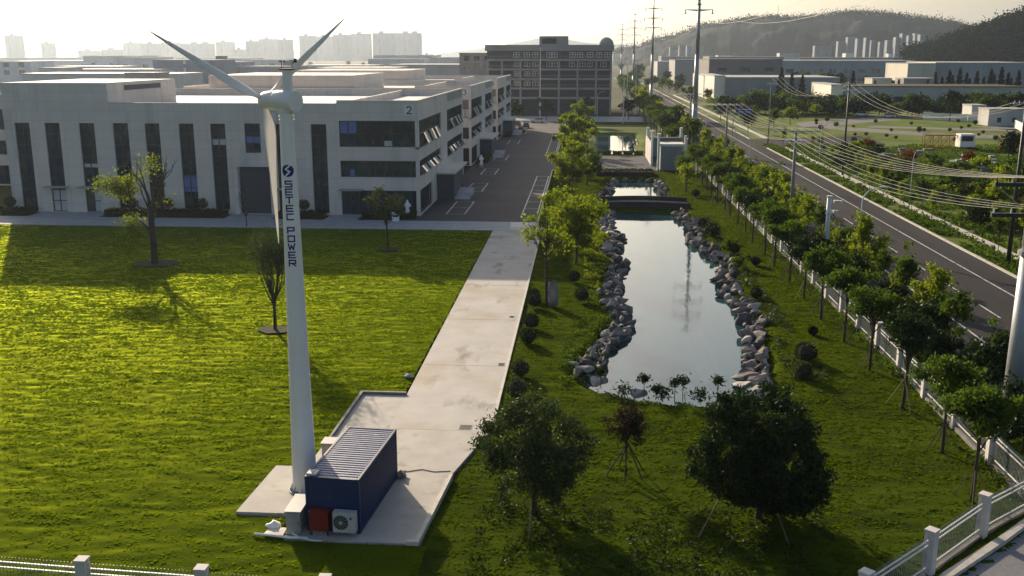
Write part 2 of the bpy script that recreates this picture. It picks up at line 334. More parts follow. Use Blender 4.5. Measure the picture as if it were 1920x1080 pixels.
def grid_obj(name, xs, ys, zf, mats, kind='structure', keep=None, smooth=True):
    X, Y = np.meshgrid(xs, ys); Z = zf(X, Y); nx, ny = len(xs), len(ys)
    co = np.stack([X.ravel(), Y.ravel(), Z.ravel()], 1)
    i = np.arange((nx-1)*(ny-1)); r = i//(nx-1); c = i % (nx-1); a = r*nx+c
    F = np.stack([a, a+1, a+nx+1, a+nx], 1)
    if keep is not None:
        cx = (xs[c]+xs[c+1])/2; cy = (ys[r]+ys[r+1])/2; F = F[keep(cx, cy)]
    o = link(name, mesh_np(name, co, F, mats, smooth)); o['kind'] = kind; return o
# the one big sheet: plain out to the horizon, sunk below the garden where the ponds lie
def zbase(X, Y):
    z = np.where((X > -90.05) & (X < 20.95) & (Y > 24.05) & (Y < 299.95), -.45, -0.03)
    return np.where((X > -7.55) & (X < 20.95) & (Y > 33.55) & (Y < 299.95), -4.0, z)
gx = np.array([-9000, -4000, -1500, -600, -200, -90.1, -90, -30, -7.6, -7.5, 0, 10, 20.9, 21.0, 60, 150, 400, 1000, 2500, 9000.])
gy = np.array([-3000, -500, 0, 24, 24.1, 33.5, 33.6, 80, 150, 220, 299.9, 300, 400, 600, 1000, 2000, 4000, 12000.])
grid_obj('ground', gx, gy, zbase, [M['plain']], smooth=False)
def relief(X, Y, amp=1.0, s=0):
    z = (vnoise(X/1.6+40+.3*Y, Y/.5+40, 1+s)-.5)*.035+(vnoise(X/.75+.2*Y, Y/.30, 2+s)-.5)*.058+(vnoise(X/7, Y/5, 3+s)-.5)*.08
    return z*amp
def z_lawn(X, Y):
    z = relief(X, Y)+.02
    e = np.minimum(np.minimum(-10.7-X, 115.95-Y), 1.0); return np.where(e < .4, np.minimum(z, .02)*.5, z)
PADS = [(-15.6, 40.4), (-15.6, 46.3), (-13.9, 46.3), (-13.9, 49), (-13.5, 57.6), (-10.4, 57.6), (-6, 57), (-6, 38), (-13.2, 38), (-13.2, 40.4)]
def lawn_keep(x, y): return (x > -.66*y-5) & (x < np.where(y > 38.45, -6.9, -6.45)) & ~inpoly(x, y, [(-15.45, 40.65), (-15.3, 46.05), (-13.75, 46.1), (-13.35, 57.35), (-10.7, 57.4), (-10.7, 120), (0, 120), (0, 51), (-5.8, 46), (-6.8, 38.4), (-12.9, 38.5), (-12.9, 40.65)])
grid_obj('lawn', np.arange(-84, -5.0, .2), np.arange(28, 116.01, .2), z_lawn, [M['grass']], keep=lawn_keep)
def z_garden(X, Y):
    z = relief(X, Y, .8, 10)+.02+(vnoise(X/9, Y/11, 5)-.5)*.25
    for p in PONDS:
        ins = inpoly(X, Y, p); d = polydist(X, Y, p)
        bank = np.clip((d-.9)/1.3, 0, 1); bank = bank*bank*(3-2*bank)
        zz = np.where(ins, -0.6-np.minimum(d, 2)*.5, z*bank+(-.55)*(1-bank))
        z = np.where(ins | (d < 2.2), zz, z)
    edge = np.clip((X+4.9)/1.0, 0, 1); z = np.where((X < -3.9) & (z > 0), z*edge+.02, z)
    return z
grid_obj('garden_lawn', np.arange(-6.6, 21.6, .22), np.arange(30, 180.4, .22), z_garden, [M['grass2']],
         keep=lambda x, y: inpoly(x, y, [(-6.8, 30), (-6.85, 38.4), (-6.25, 45.6), (-4.85, 51.5), (-4.95, 116.2), (-5.45, 124), (-5.45, 181), (21.8, 181), (21.8, 44), (12, 33), (12, 30)]))
grid_obj('far_lawn', np.arange(-5.4, 21.4, .5), np.arange(205, 300, .5), lambda X, Y: z_garden(X, Y)*1.0, [M['field']])
# front of the plot: grass outside the front fence, pavers beyond the slanted fence
def flat(name, mb, m, z=None, kind='structure'):
    o = mb.build(name, m); o['kind'] = kind; return o
# ---- flat pavings, each sheet a few mm above the one below
b = MB(); b.poly([(-10.6, 57.3), (-10.6, 116.0), (-4.95, 116.0), (-4.95, 51.6), (-4.95, 51.7), (-10.6, 51.7)], -.35, .055)
flat('concrete_path', b, M['concrete'])
b = MB()
b.poly([(-13.3, 57.3), (-10.603, 57.3), (-10.603, 51.697), (-4.953, 51.697), (-6.35, 45.5), (-6.95, 38.5), (-12.65, 38.6), (-12.9, 40.6), (-13.75, 46.1)], -.35, .050)
flat('concrete_apron', b, M['concrete2'])
b = MB(); b.poly([(-15.5, 40.75), (-15.25, 46.0), (-13.72, 46.0), (-12.92, 40.75)], -.3, .16)
flat('turbine_pad', b, M['concrete2'])
b = MB()      # joints across the path
for y in (63.5, 75.4, 87.3, 99.2, 108):
    b.box(-10.5, -5.0, y, y+.035, .0552, .060)
flat('path_joints', b, M['kerb_dark'])
b = MB(); b.poly([(-140, 116.0), (-140, 122.2), (-5.6, 122.2), (-5.6, 120), (-4.95, 118), (-4.95, 116.0)], -.3, .07)
b.poly([(-71.3, 122.2), (-66.6, 122.2), (-66.6, 126), (-71.3, 126)], -.3, .0745); b.poly([(-66.59, 122.2), (-62, 122.2), (-62, 126), (-66.59, 126)], -.3, .0745)
b.poly([(-45.5, 122.2), (-39.4, 122.2), (-39.4, 126), (-45.5, 126)], -.3, .0745); b.poly([(-32.6, 122.2), (-28.4, 122.2), (-28.4, 126), (-32.6, 126)], -.3, .0745)
flat('pavement', b, M['pave'])
b = MB()
for y in (118.0, 120.1): b.box(-90, -10.6, y, y+.03, .0705, .075)
for x in np.arange(-88, -11, 3.0): b.box(x, x+.03, 116.1, 122.1, .0705, .0745)
flat('pavement_joints', b, M['kerb_dark'])
b = MB(); b.poly([(-8.6, 116.15), (-5.1, 116.15), (-5.5, 121.9), (-8.9, 121.9)], .0705, .085); flat('painted_sun_patch', b, M['roofw'])  # patch of sunlight on the pavement, painted as a thin pale sheet
# car park
b = MB(); b.poly([(-23.2, 122.203), (-5.7, 122.203), (-5.7, 300), (-4, 312), (-30, 312), (-30, 186), (-20.8, 186), (-20.8, 150)], -.2, .045)
flat('car_park', b, M['asphalt'])
b = MB(); b.poly([(-5.697, 180.4), (28.0, 180.4), (28.0, 205.0), (-5.697, 205.0)], -.2, .04); flat('courtyard', b, M['asphalt'])
b = MB(); b.poly([(-60, 312.05), (22, 312.05), (22, 338), (-60, 338)], -.2, .05); flat('far_forecourt', b, M['pave'])
# parking bay lines
b = MB(); L0, L1 = .0455, .050
def line(x0, y0, x1, y1, wd=.12):
    if abs(x1-x0) < abs(y1-y0): b.box(min(x0, x1)-wd/2, max(x0, x1)+wd/2, y0, y1, L0, L1)
    else: b.box(x0, x1, y0-wd/2, y0+wd/2, L0, L1)
for (xa, xb, y0, y1, n) in ((-7.9, -5.95, 127.6, 170.0, 7), (-7.9, -5.95, 205, 262, 9)):
    line(xa, y0, xa, y1, .16); line(xb, y0, xb, y1, .16)
    for k in range(n+1): line(xa+.09, y0+(y1-y0)*k/n, xb-.09, y0+(y1-y0)*k/n, .14)
for (y0, y1, n) in ((128, 139.5, 2), (150, 160, 2), (172, 181, 2), (196, 206, 2), (232, 243, 2), (262, 268, 1)):
    line(-17.8, y0, -17.8, y1, .18); line(-15.4, y0, -15.4, y1, .18)
    for k in range(n+1): line(-17.70, y0+(y1-y0)*k/n, -15.5, y0+(y1-y0)*k/n, .10)
flat('parking_bay_lines', b, M['paint'])
# kerbs
def kerb(name, x0, x1, y0, y1, h=.13, m='kerb'):
    b = MB(); b.box(x0, x1, y0, y1, -.3, h); o = b.build(name, M[m]); o['kind'] = 'structure'; return o
kerb('path_kerb', -4.948, -4.78, 51.7, 117.9, .16); kerb('car_park_kerb', -5.694, -5.50, 122.3, 180.2, .15); kerb('far_car_park_kerb', -5.694, -5.5, 205.2, 300, .15)
b = MB(); b.poly([(-6.35, 45.5), (-6.2, 45.5), (-6.75, 38.4), (-7.3, 38.4), (-7.3, 38.6), (-6.95, 38.7)], -.3, .19); o = b.build('apron_kerb', M['kerb']); o['kind'] = 'structure'
b = MB(); b.poly([(-13.55, 49.0), (-13.45, 57.5), (-10.62, 57.5), (-10.62, 57.32), (-13.28, 57.32), (-13.42, 49.0)], -.3, .22); o = b.build('apron_edge_kerb', M['kerb_dark']); o['kind'] = 'structure'
# rough field grass plates right of the road and beyond the courtyard
b = MB(); b.poly([(40.9, 60), (40.9, 450), (330, 450), (330, 60)], -.2, .004); flat('roadside_field', b, M['field'])
b = MB(); b.poly([(21.0, 33.6), (21.0, 450), (25.3, 450), (25.3, 40), (22, 33.6)], -.2, .01); flat('verge', b, M['field'])
b = MB(); b.poly([(25.55, 30), (25.55, 1300), (40.4, 1300), (40.4, 30)], -.2, .0); flat('road', b, M['road'])
kerb('road_kerb', 25.3, 25.55, 30, 900, .14); kerb('road_kerb', 40.4, 40.7, 30, 226, .14); kerb('road_kerb', 40.4, 40.7, 250, 900, .14)
b = MB()
for x in (29.2, 37.2): b.box(x, x+.16, 30, 640, .002, .006)
for y in np.arange(34, 500, 9.): b.box(33.1, 33.24, y, y+4.5, .002, .006)
flat('road_lines', b, M['paint'])
b = MB(); b.poly([(40.4, 226.2), (40.4, 249.8), (70, 262), (70, 238)], -.2, .008); flat('side_road', b, M['road'])
b = MB(); b.box(44.0, 45.1, 60, 228, -.1, .12); flat('footpath', b, M['kerb']); b = MB(); b.box(44.4, 45.6, 252, 520, -.1, .12); flat('footpath', b, M['kerb'])
for pts in ([(62, 292), (64, 312), (104, 352), (150, 330), (150, 322), (106, 336), (72, 300)], [(70, 300), (95, 270), (150, 262), (150, 252), (92, 258), (62, 292)], [(84, 300), (108, 292), (150, 284), (150, 276), (104, 284), (80, 294)], [(128, 252), (112, 300), (120, 300), (136, 256)]):
    b = MB(); b.poly(pts, -.1, .010); flat('field_track', b, M['track'])
# pavers outside the slanted fence
b = MB(); b.poly([(11.2, 30), (11.2, 33.2), (14.9, 37.05), (18.3, 40.3), (21.3, 43.4), (25.3, 43.4), (25.3, 30)], -.2, .03); flat('paver_strip', b, M['pavers'])
b = MB(); b.poly([(11.1, 33.4), (14.6, 37.35), (18.0, 40.6), (21.1, 43.75), (21.3, 43.5), (18.25, 40.35), (14.85, 37.05), (11.3, 33.2)], -.2, .22); o = b.build('fence_footing', M['kerb']); o['kind'] = 'structure'
# water
for i, p in enumerate(PONDS):
    cx = sum(q[0] for q in p)/len(p); cy = sum(q[1] for q in p)/len(p)
    pts = []
    n = len(p)
    for k in range(n):     # push the sheet a little under the bank
        a, c, d = Vector(p[k-1]), Vector(p[k]), Vector(p[(k+1) % n]); t = (d-a).normalized(); nn = Vector((t.y, -t.x))
        q = c+nn*1.0
        if inpoly(np.array([q.x]), np.array([q.y]), p)[0]: q = c-nn*1.0
        pts.append((q.x, q.y))
    b = MB(); b.poly(pts, WZ); o = b.build('pond_water', M['water']); o['kind'] = 'structure'
# grass as blades
def blades(name, n, xr, yr, keep, zf, m, h=(.035, .085), wd=(.04, .11), seed=3, dens=None):
    r = np.random.default_rng(seed)
    x = r.uniform(*xr, n); y = yr[0]+(yr[1]-yr[0])*r.random(n)**.9; k = keep(x, y)
    cl = vnoise(x/.9+7+.2*y, y/.30+9, 31)*.45+vnoise(x/.45, y/.2, 33)*.35+vnoise(x/5, y/4, 32)*.2
    k &= r.random(n) < np.clip((cl-.25)*1.8, 0.05, 1); x = x[k]; y = y[k]; cl = cl[k]; n = len(x)
    z = zf(x, y); a = r.uniform(0, PI, n); ww = r.uniform(*wd, n)/2*(.8+y/32); hh = r.uniform(*h, n)*.7*(.35+1.1*cl)
    dx = np.cos(a)*ww; dy = np.sin(a)*ww; lx = r.normal(0, .35, n)*hh; ly = r.normal(0, .35, n)*hh
    co = np.empty((n, 4, 3))
    co[:, 0] = np.stack([x-dx, y-dy, z-.02], 1); co[:, 1] = np.stack([x+dx, y+dy, z-.02], 1)
    co[:, 2] = np.stack([x+dx*.7+lx, y+dy*.7+ly, z+hh], 1); co[:, 3] = np.stack([x-dx*.7+lx, y-dy*.7+ly, z+hh*.85], 1)
    o = link(name, mesh_np(name, co.reshape(-1, 3), np.arange(4*n).reshape(n, 4), [m])); o['kind'] = 'stuff'; return o
o = blades('grass', 420000, (-78, -6.1), (29, 115.8), lambda x, y: lawn_keep(x, y) & (x > -.6*y-2) , z_lawn, M['grass_lush'])
tag(o, 'short bright green turf covering the big lawn left of the concrete path', 'grass')
def gk(x, y):
    k = inpoly(x, y, [(-6.7, 30), (-6.75, 38.4), (-6.1, 45.6), (-4.7, 51.5), (-4.7, 116), (-5.4, 124), (-5.4, 180), (20.8, 180), (20.8, 44), (12, 33), (12, 30)])
    for p in PONDS: k &= ~inpoly(x, y, p) & (polydist(x, y, p) > 1.0)
    return k
o = blades('grass', 420000, (-6.7, 21), (30, 180), gk, z_garden, M['grass_rough'], seed=5)
tag(o, 'rougher turf around the pond between the path and the white post fence', 'grass')
# ================================================================== BUILDINGS
def facade(mb, o, u, n, L, z0, z1, holes, depth=.3, mi=0):
    """wall sheet from o along u (length L), n = outward; rectangular holes (a,b,c,d) with reveals of real depth"""
    o = Vector(o); u = Vector(u); n = Vector(n); up = Vector((0, 0, 1))
    us = sorted(set([0, L]+[h for q in holes for h in q[:2]])); zs = sorted(set([z0, z1]+[h for q in holes for h in q[2:]]))
    P = lambda a, z, d=0: o+u*a+up*(z-o.z)-n*d
    flip = u.cross(up).dot(n) < 0
    def q(a, b, c, d):
        mb.quad(*([a, b, c, d] if not flip else [d, c, b, a]), mi)
    for i in range(len(us)-1):
        for j in range(len(zs)-1):
            cu = (us[i]+us[i+1])/2; cz = (zs[j]+zs[j+1])/2
            if any(h[0] < cu < h[1] and h[2] < cz < h[3] for h in holes): continue
            q(P(us[i], zs[j]), P(us[i+1], zs[j]), P(us[i+1], zs[j+1]), P(us[i], zs[j+1]))
    for a, b, c, d in holes:
        q(P(a, c), P(b, c), P(b, c, depth), P(a, c, depth)); q(P(a, d, depth), P(b, d, depth), P(b, d), P(a, d))
        q(P(a, c), P(a, c, depth), P(a, d, depth), P(a, d)); q(P(b, c, depth), P(b, c), P(b, d), P(b, d, depth))
def window(parent, o, u, n, a, b, c, d, depth=.25, nu=2, nz=3, blinds=(), name='window', fr=.05):
    """glass pane set in a hole, with its frame as a sub-part; blinds = list of (cell_u, cell_z, material)"""
    o = Vector(o); u = Vector(u); n = Vector(n); up = Vector((0, 0, 1)); P = lambda s, z, dd: o+u*s+up*(z-o.z)-n*dd
    g = MB(); g.quad(P(a, c, depth), P(b, c, depth), P(b, d, depth), P(a, d, depth)); w_ = g.build(name, M['glass'], parent)
    f = MB()
    def bar(s0, s1, za, zb, d0, d1):
        vs = [P(s, z, dd) for dd in (d0, d1) for s, z in ((s0, za), (s1, za), (s1, zb), (s0, zb))]
        f.add(vs, [(0, 1, 2, 3), (7, 6, 5, 4), (0, 4, 5, 1), (1, 5, 6, 2), (2, 6, 7, 3), (3, 7, 4, 0)])
    for i in range(nu+1):
        s = a+(b-a)*i/nu; s = min(max(s, a+fr), b-fr); bar(s-fr, s+fr, c+.004, d-.004, depth-.09, depth-.004)
    for j in range(nz+1):
        z = c+(d-c)*j/nz; z = min(max(z, c+fr), d-fr); bar(a+.006, b-.006, z-fr*.9, z+fr*.9, depth-.085, depth-.006)
    f.build('frame', M['frame'], w_)
    for (i0, i1, j0, j1, mm) in blinds:
        q = MB(); du = (b-a)/nu; dz = (d-c)/nz
        q.quad(P(a+du*i0+.07, c+dz*j0+.06, depth-.012), P(a+du*i1-.07, c+dz*j0+.06, depth-.012), P(a+du*i1-.07, c+dz*j1-.06, depth-.012), P(a+du*i0+.07, c+dz*j1-.06, depth-.012))
        q.build('blind', M[mm], w_)
    return w_
def sign(parent, o, u, n, cx, cz, ch, s=1.25):
    """white square sign with a black digit drawn from strokes"""
    o = Vector(o); u = Vector(u); n = Vector(n); up = Vector((0, 0, 1)); P = lambda a, z, dd: o+u*a+up*(z-o.z)+n*dd
    def slab(a0, a1, z0, z1, d0, d1, m):
        b = MB(); vs = [P(a, z, dd) for dd in (d0, d1) for a, z in ((a0, z0), (a1, z0), (a1, z1), (a0, z1))]
        b.add(vs, [(3, 2, 1, 0), (4, 5, 6, 7), (0, 1, 5, 4), (1, 2, 6, 5), (2, 3, 7, 6), (3, 0, 4, 7)]); return b
    p = slab(cx-s/2, cx+s/2, cz-s/2, cz+s/2, .004, .08, 0).build('number_sign', M['sign'], parent)
    seg = {'1': [(.5, .85, .5, .15), (.35, .72, .5, .85)], '2': [(.28, .72, .4, .85), (.4, .85, .62, .85), (.62, .85, .74, .7), (.74, .7, .66, .5), (.66, .5, .28, .16), (.28, .16, .76, .16)],
           '3': [(.28, .78, .42, .85), (.42, .85, .65, .83), (.65, .83, .72, .68), (.72, .68, .62, .54), (.45, .52, .62, .54), (.62, .5, .74, .35), (.74, .35, .64, .18), (.64, .18, .4, .15), (.4, .15, .26, .24)],
           '4': [(.62, .85, .62, .13), (.62, .85, .24, .36), (.24, .36, .8, .36)]}[ch]
    t = MB()
    for (a, b_, c, d) in seg:
        q0 = P(cx-s/2+a*s, cz-s/2+b_*s, .09); q1 = P(cx-s/2+c*s, cz-s/2+d*s, .09); dr = (q1-q0).normalized(); sd_ = dr.cross(n)*s*.055
        q0 -= dr*s*.04; q1 += dr*s*.04
        t.add([q0-sd_, q1-sd_, q1+sd_, q0+sd_, q0-sd_+n*.012, q1-sd_+n*.012, q1+sd_+n*.012, q0+sd_+n*.012], [(3, 2, 1, 0), (4, 5, 6, 7), (0, 1, 5, 4), (1, 2, 6, 5), (2, 3, 7, 6), (3, 0, 4, 7)])
    t.build('digit', M['ink'], p)
XL, XS, XC, XR = -75.3, -61.1, -31.3, -20.9
def factory_block(Y0, depth, ch, label, full):
    t = thing('factory_building', label, 'building', ((XL+XR)/2, Y0, 0), group='numbered factory buildings beside the car park')
    Y1 = Y0+depth; fo = Vector((XL, Y0, 0)); ux = Vector((1, 0, 0)); ny = Vector((0, -1, 0)); so = Vector((XR, Y0, 0)); uy = Vector((0, 1, 0)); px = Vector((1, 0, 0))
    X = lambda x: x-XL
    strips = [(-73.9, -71.9, 0.2, 11.7, 4), (-69.85, -67.85, .1, 11.7, 4), (-65.25, -63.2, .1, 11.7, 4), (-60.75, -58.7, .6, 11.7, 4), (-56.5, -54.55, .6, 11.7, 4), (-52, -50.05, .6, 11.7, 4), (-47.85, -45.9, .6, 11.7, 4), (-43.4, -41.35, 8.0, 11.75, 2), (-39.3, -37.3, .1, 11.7, 4), (-34.75, -32.75, .3, 11.7, 4)]
    fh = [(X(a), X(b_), c, d) for a, b_, c, d, _ in strips]+[(X(-44.5), X(-40.4), .1, 6.2)] if full else []
    fh = [h for h in fh]
    ch_ = [(X(-31.1), X(XR)-.0, 8.85, 12.15), (X(-31.1), X(XR)-.0, 5.0, 7.1), (X(-31.1), X(XR)-.0, .1, 3.3)]
    wl = MB()
    facade(wl, fo, ux, ny, X(XC), 0, 14.25, fh, .45)
    CW = X(XR)-X(XC)                       # corner part of the front, with bands of glass running round the corner
    fo2 = Vector((XC, Y0, 0)); hz = [(8.85, 12.15), (5.0, 7.1), (.1, 3.3)]
    facade(wl, fo2, ux, ny, CW, 0, 14.65, [(.2, CW, a, b_) for a, b_ in hz], .45)
    sh = [(0, 20.4, 8.6, 12.15), (0, 19.5, 5.0, 7.1), (0, 11.0, .1, 3.3), (26.6, depth-.8, 8.8, 12.1), (26.6, depth-.8, 4.9, 7.3)]
    facade(wl, so, uy, px, depth, 0, 14.65, sh, .45)
    # back, left
    wl.quad((XR, Y1, 0), (XL, Y1, 0), (XL, Y1, 14.25), (XR, Y1, 14.25)); wl.quad((XL, Y1, 0), (XL, Y0, 0), (XL, Y0, 14.25), (XL, Y1, 14.25))
    # parapet inner faces and tops
    T = .35
    wl.box(XS+.01, XC-.01, Y0+.001, Y0+T, 13.3, 14.252); wl.box(XC-.005, XR-.001, Y0+.001, Y0+T, 13.3, 14.652); wl.box(XR-T, XR-.001, Y0+T, Y1-.01, 13.3, 14.652)
    wl.box(XL+.001, XR-T, Y1-T, Y1-.001, 13.3, 14.45); wl.box(XC-.2, XC+.2, Y0+T, Y1-T-.01, 13.3, 14.35); wl.box(XL+.001, XL+T, Y0+T, Y1-T, 13.3, 14.45)
    # tall left part
    if full:
        wl.box(XL-.02, XS, Y0-.02, Y0+22, 12.6, 16.7)
        wl.box(-45.05, -39.85, Y0-.35, Y0-.005, 6.25, 6.75)      # lintel over the recess
        for xa in (-45.05, -40.3): wl.box(xa, xa+.5, Y0-.35, Y0-.005, .05, 6.25)
        for xa in (-57.2, -45.3, -36.2): wl.box(xa, xa+.12, Y0-.03, Y0-.004, 0, 12.9)
    else:
        wl.box(-70.5, -43, Y0+1, Y0+30, 12.6, 16.5)
    wl.build('wall', M['wall'], t)
    r = MB(); r.quad((XL+.3, Y0+.3, 13.4), (XR-.3, Y0+.3, 13.4), (XR-.3, Y1-.3, 13.4), (XL+.3, Y1-.3, 13.4)); r.build('roof', M['roofw'], t)
    cp = MB()
    for (x0, x1, y0, y1, z) in ((XS, XC-.02, Y0-.04, Y0+.4, 14.254), (XC+.0, XR+.04, Y0-.04, Y0+.4, 14.655), (XR-.4, XR+.04, Y0+.402, Y1+.02, 14.655), (XL-.02, XR-.402, Y1-.4, Y1+.02, 14.454)):
        cp.box(x0, x1, y0, y1, z, z+.05)
    if full: cp.box(XL-.04, XS+.04, Y0-.05, Y0+22.04, 16.703, 16.78)
    cp.build('coping', M['roofg'], t)
    if full:
        lv = MB(); lv.box(XS+.003, XS+.1, Y0+5, Y0+16.5, 15.7, 16.35); lv.build('vent_louvre', M['wall_dark'], t)
    lv = MB(); lv.box(XR+.003, XR+.05, Y0+27.5, Y1-1.2, 13.35, 14.5); lv.build('vent_louvre', M['grey'], t)
    # dark core behind the glass bands
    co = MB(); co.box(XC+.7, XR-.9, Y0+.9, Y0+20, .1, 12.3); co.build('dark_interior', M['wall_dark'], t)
    # windows
    if full:
        sp = {0: [], 1: [(0, 2, 0, 1, 'blind')], 2: [(1, 2, 0, 1, 'blind'), (0, 2, 2, 2.2, 'blind')], 5: [(0, 2, .8, 1.6, 'blueframe')], 6: [(0, 2, 3.0, 3.3, 'blind')], 7: [(0, 2, .9, 1.7, 'blueframe')]}
        for i, (a, b_, c, d, k) in enumerate(strips):
            window(t, fo, ux, ny, X(a), X(b_), c, d, .3, 2, 8 if k == 4 else 3, [(p, q, r_*(2 if k == 4 else 1), s*(2 if k == 4 else 1), m_) for p, q, r_, s, m_ in sp.get(i, [])])
        g = MB(); g.box(-44.48, -40.42, Y0+.5, Y0+.6, .1, 6.18); d_ = g.build('recessed_gate', M['wall_dark'], t)
        for a in (-70.0, -65.4, -39.5):
            c_ = MB(); c_.box(a-.5, a+2.7, Y0-1.1, Y0-.004, 3.35, 3.5); c_.build('canopy', M['roofg'], t)
        c_ = MB(); c_.box(-31.2, -28.2, Y0-1.2, Y0-.004, 3.35, 3.5); c_.build('canopy', M['roofg'], t)
    for k, (za, zb) in enumerate(hz):
        window(t, fo2, ux, ny, .2, CW-.02, za, zb, .3, 9, 2 if k < 2 else 1, ([(0, 2, 1, 2, 'blueframe'), (5, 6, 0, .5, 'blind')] if k == 0 else [(1, 1.6, 0, 1, 'blueframe')] if k == 1 else []) if full else ([(0, 9, 0, 1.0, 'blind')] if k == 0 else []))
    for j, (a, b_, c, d) in enumerate(sh):
        window(t, so, uy, px, a+.02, b_, c, d, .3, max(4, int((b_-a)/1.6)), 2 if j != 2 else 1)
        if j == 2: continue
        n = int((b_-a)/1.6)
        for i in range(n):                                  # top-hung sashes pushed open
            if (i+j) % 3 == 2 or i < 2: continue
            s0 = a+(b_-a)*i/n+.15; s1 = s0+1.25; za = c+.25; ln = (d-c)*.42
            sa = MB(); y0, y1 = Y0+s0, Y0+s1
            p = [(XR-.2, za+ln), (XR+.45, za+.12)]
            sa.add([(p[0][0], y0, p[0][1]), (p[0][0], y1, p[0][1]), (p[1][0], y1, p[1][1]), (p[1][0], y0, p[1][1]), (p[0][0]-.04, y0, p[0][1]-.04), (p[0][0]-.04, y1, p[0][1]-.04), (p[1][0]-.04, y1, p[1][1]-.04), (p[1][0]-.04, y0, p[1][1]-.04)],
                   [(0, 1, 2, 3), (7, 6, 5, 4), (0, 4, 5, 1), (1, 5, 6, 2), (2, 6, 7, 3), (3, 7, 4, 0)]); sa.build('open_sash', M['glass'] if (i+j) % 2 else M['blind'], t)
    # side porch
    p = MB(); p.box(XR+.01, XR+2.4, Y0+15.2, Y0+26, .05, 3.7); p.build('porch', M['wall_dark'], t)
    p = MB(); p.box(XR+.01, XR+2.7, Y0+14.8, Y0+30, 3.703, 3.95); p.build('porch_roof', M['wall'], t)
    p = MB(); p.add([(XR+2.42, Y0+15.5, .05), (XR+4.6, Y0+15.5, .05), (XR+2.42, Y0+22, 1.0), (XR+4.6, Y0+22, .9), (XR+2.42, Y0+22, .05), (XR+4.6, Y0+22, .05)], [(0, 1, 3, 2), (1, 5, 3), (0, 2, 4), (2, 3, 5, 4)]); p.build('entry_ramp', M['pave'], t)
    sign(t, fo2, ux, ny, X(-22.05)-X(XC), 13.5, ch)
    return t
factory_block(126.0, 46.8, '2', 'nearest grey factory building, with the number 2 on its front corner and tall window strips', True)
factory_block(185.5, 44, '3', 'middle grey factory building behind the nearest one, number 3 on its corner', False)
factory_block(243.0, 44, '4', 'farthest grey factory building of the row, number 4 on its corner', False)
# neighbour at the left edge
t = thing('factory_building', 'grey factory building whose corner shows at the left edge of the photo', 'building', (-120, 150, 0), group='numbered factory buildings beside the car park')
b = MB(); facade(b, (-150, 152, 0), (1, 0, 0), (0, -1, 0), 63, 0, 14.2, [(52, 62, 8.8, 12), (52, 62, 4.9, 7.1), (52, 62, .2, 3.2)], .4)
b.quad((-87, 152, 0), (-87, 200, 0), (-87, 200, 14.2), (-87, 152, 14.2)); b.quad((-150, 152, 14.2), (-87, 152, 14.2), (-87, 200, 14.2), (-150, 200, 14.2)); b.build('wall', M['wall'], t)
for a, c in ((8.8, 12), (4.9, 7.1), (.2, 3.2)): window(t, (-150, 152, 0), (1, 0, 0), (0, -1, 0), 52, 62, a, c, .3, 8, 2)
# building 1 sign stands on the roof edge behind (only its sign and rim show)
# ---- generic far buildings -------------------------------------------------
def blockb(name, label, cat, x0, x1, y0, y1, h, col, roof='roofg', rows=(), side_rows=(), group=None, para=0.0, extra=None, ww=2.2, gap=1.6, gl='glass'):
    """box building with recessed window panes front (rows: list of z0,z1) and on the right side"""
    t = thing(name, label, cat, ((x0+x1)/2, (y0+y1)/2, 0), group=group)
    L = x1-x0; D = y1-y0; b = MB(); m = tint(name, col)
    def cuts(Ln, rs):
        n = max(1, int((Ln-2)/(ww+gap))); st = (Ln-2)/n; return [(1+st*i+(st-ww)/2, 1+st*i+(st+ww)/2, a, c) for (a, c) in rs for i in range(n)]
    fh = cuts(L, rows); shh = cuts(D, side_rows)
    facade(b, (x0, y0, 0), (1, 0, 0), (0, -1, 0), L, 0, h, fh, .25); facade(b, (x1, y0, 0), (0, 1, 0), (1, 0, 0), D, 0, h, shh, .25)
    b.quad((x0, y1, 0), (x0, y0, 0), (x0, y0, h), (x0, y1, h)); b.quad((x1, y1, 0), (x0, y1, 0), (x0, y1, h), (x1, y1, h)); b.build('wall', m, t)
    r = MB(); r.box(x0-.15, x1+.15, y0-.15, y1+.15, h+.002, h+.35+para); r.build('roof', M[roof], t)
    if fh or shh:
        g = []
        for a, c, d, e in fh[:100]:
            q = MB(); q.quad((x0+a, y0+.22, d), (x0+c, y0+.22, d), (x0+c, y0+.22, e), (x0+a, y0+.22, e)); q.build('window', M[gl], t)
        for a, c, d, e in shh[:40]:
            q = MB(); q.quad((x1-.22, y0+a, d), (x1-.22, y0+c, d), (x1-.22, y0+c, e), (x1-.22, y0+a, e)); q.build('window', M[gl], t)
    if extra: extra(t)
    return t
# six-storey office block at the end of the car park: open bays, columns and slabs
t = thing('office_building', 'six storey grey block with dark open bays at the end of the car park', 'building', (-12.3, 349, 0))
bx0, bx1, by0, by1 = -33.8, 9.1, 349.0, 366.0
sl = MB()
zs = [5.6, 8.8, 12.0, 15.2, 18.4]
for z in zs: sl.box(bx0, bx1, by0, by1, z-.35, z+.3)
sl.build('floor_slab', tint('office', (.30, .30, .31)), t)
for x in (-33.75, -28.9, -22.5, -15.8, -9.3, -2.95, 3.4, 8.4):
    c_ = MB(); c_.box(x, x+.65, by0+.005, by0+.7, 0, 5.25)
    for z0, z1 in zip(zs[:-1], zs[1:]): c_.box(x, x+.65, by0+.005, by0+.7, z0+.3, z1-.35)
    c_.build('column', tint('office', (.30, .30, .31)), t)
wl = MB(); wl.box(bx0+.2, bx1-.2, by0+3.2, by1-.2, 0, 21.4); wl.box(bx0+.1, bx1-.1, by0+.3, by0+3.19, 18.705, 21.4); wl.build('wall', M['wall_dark'], t)
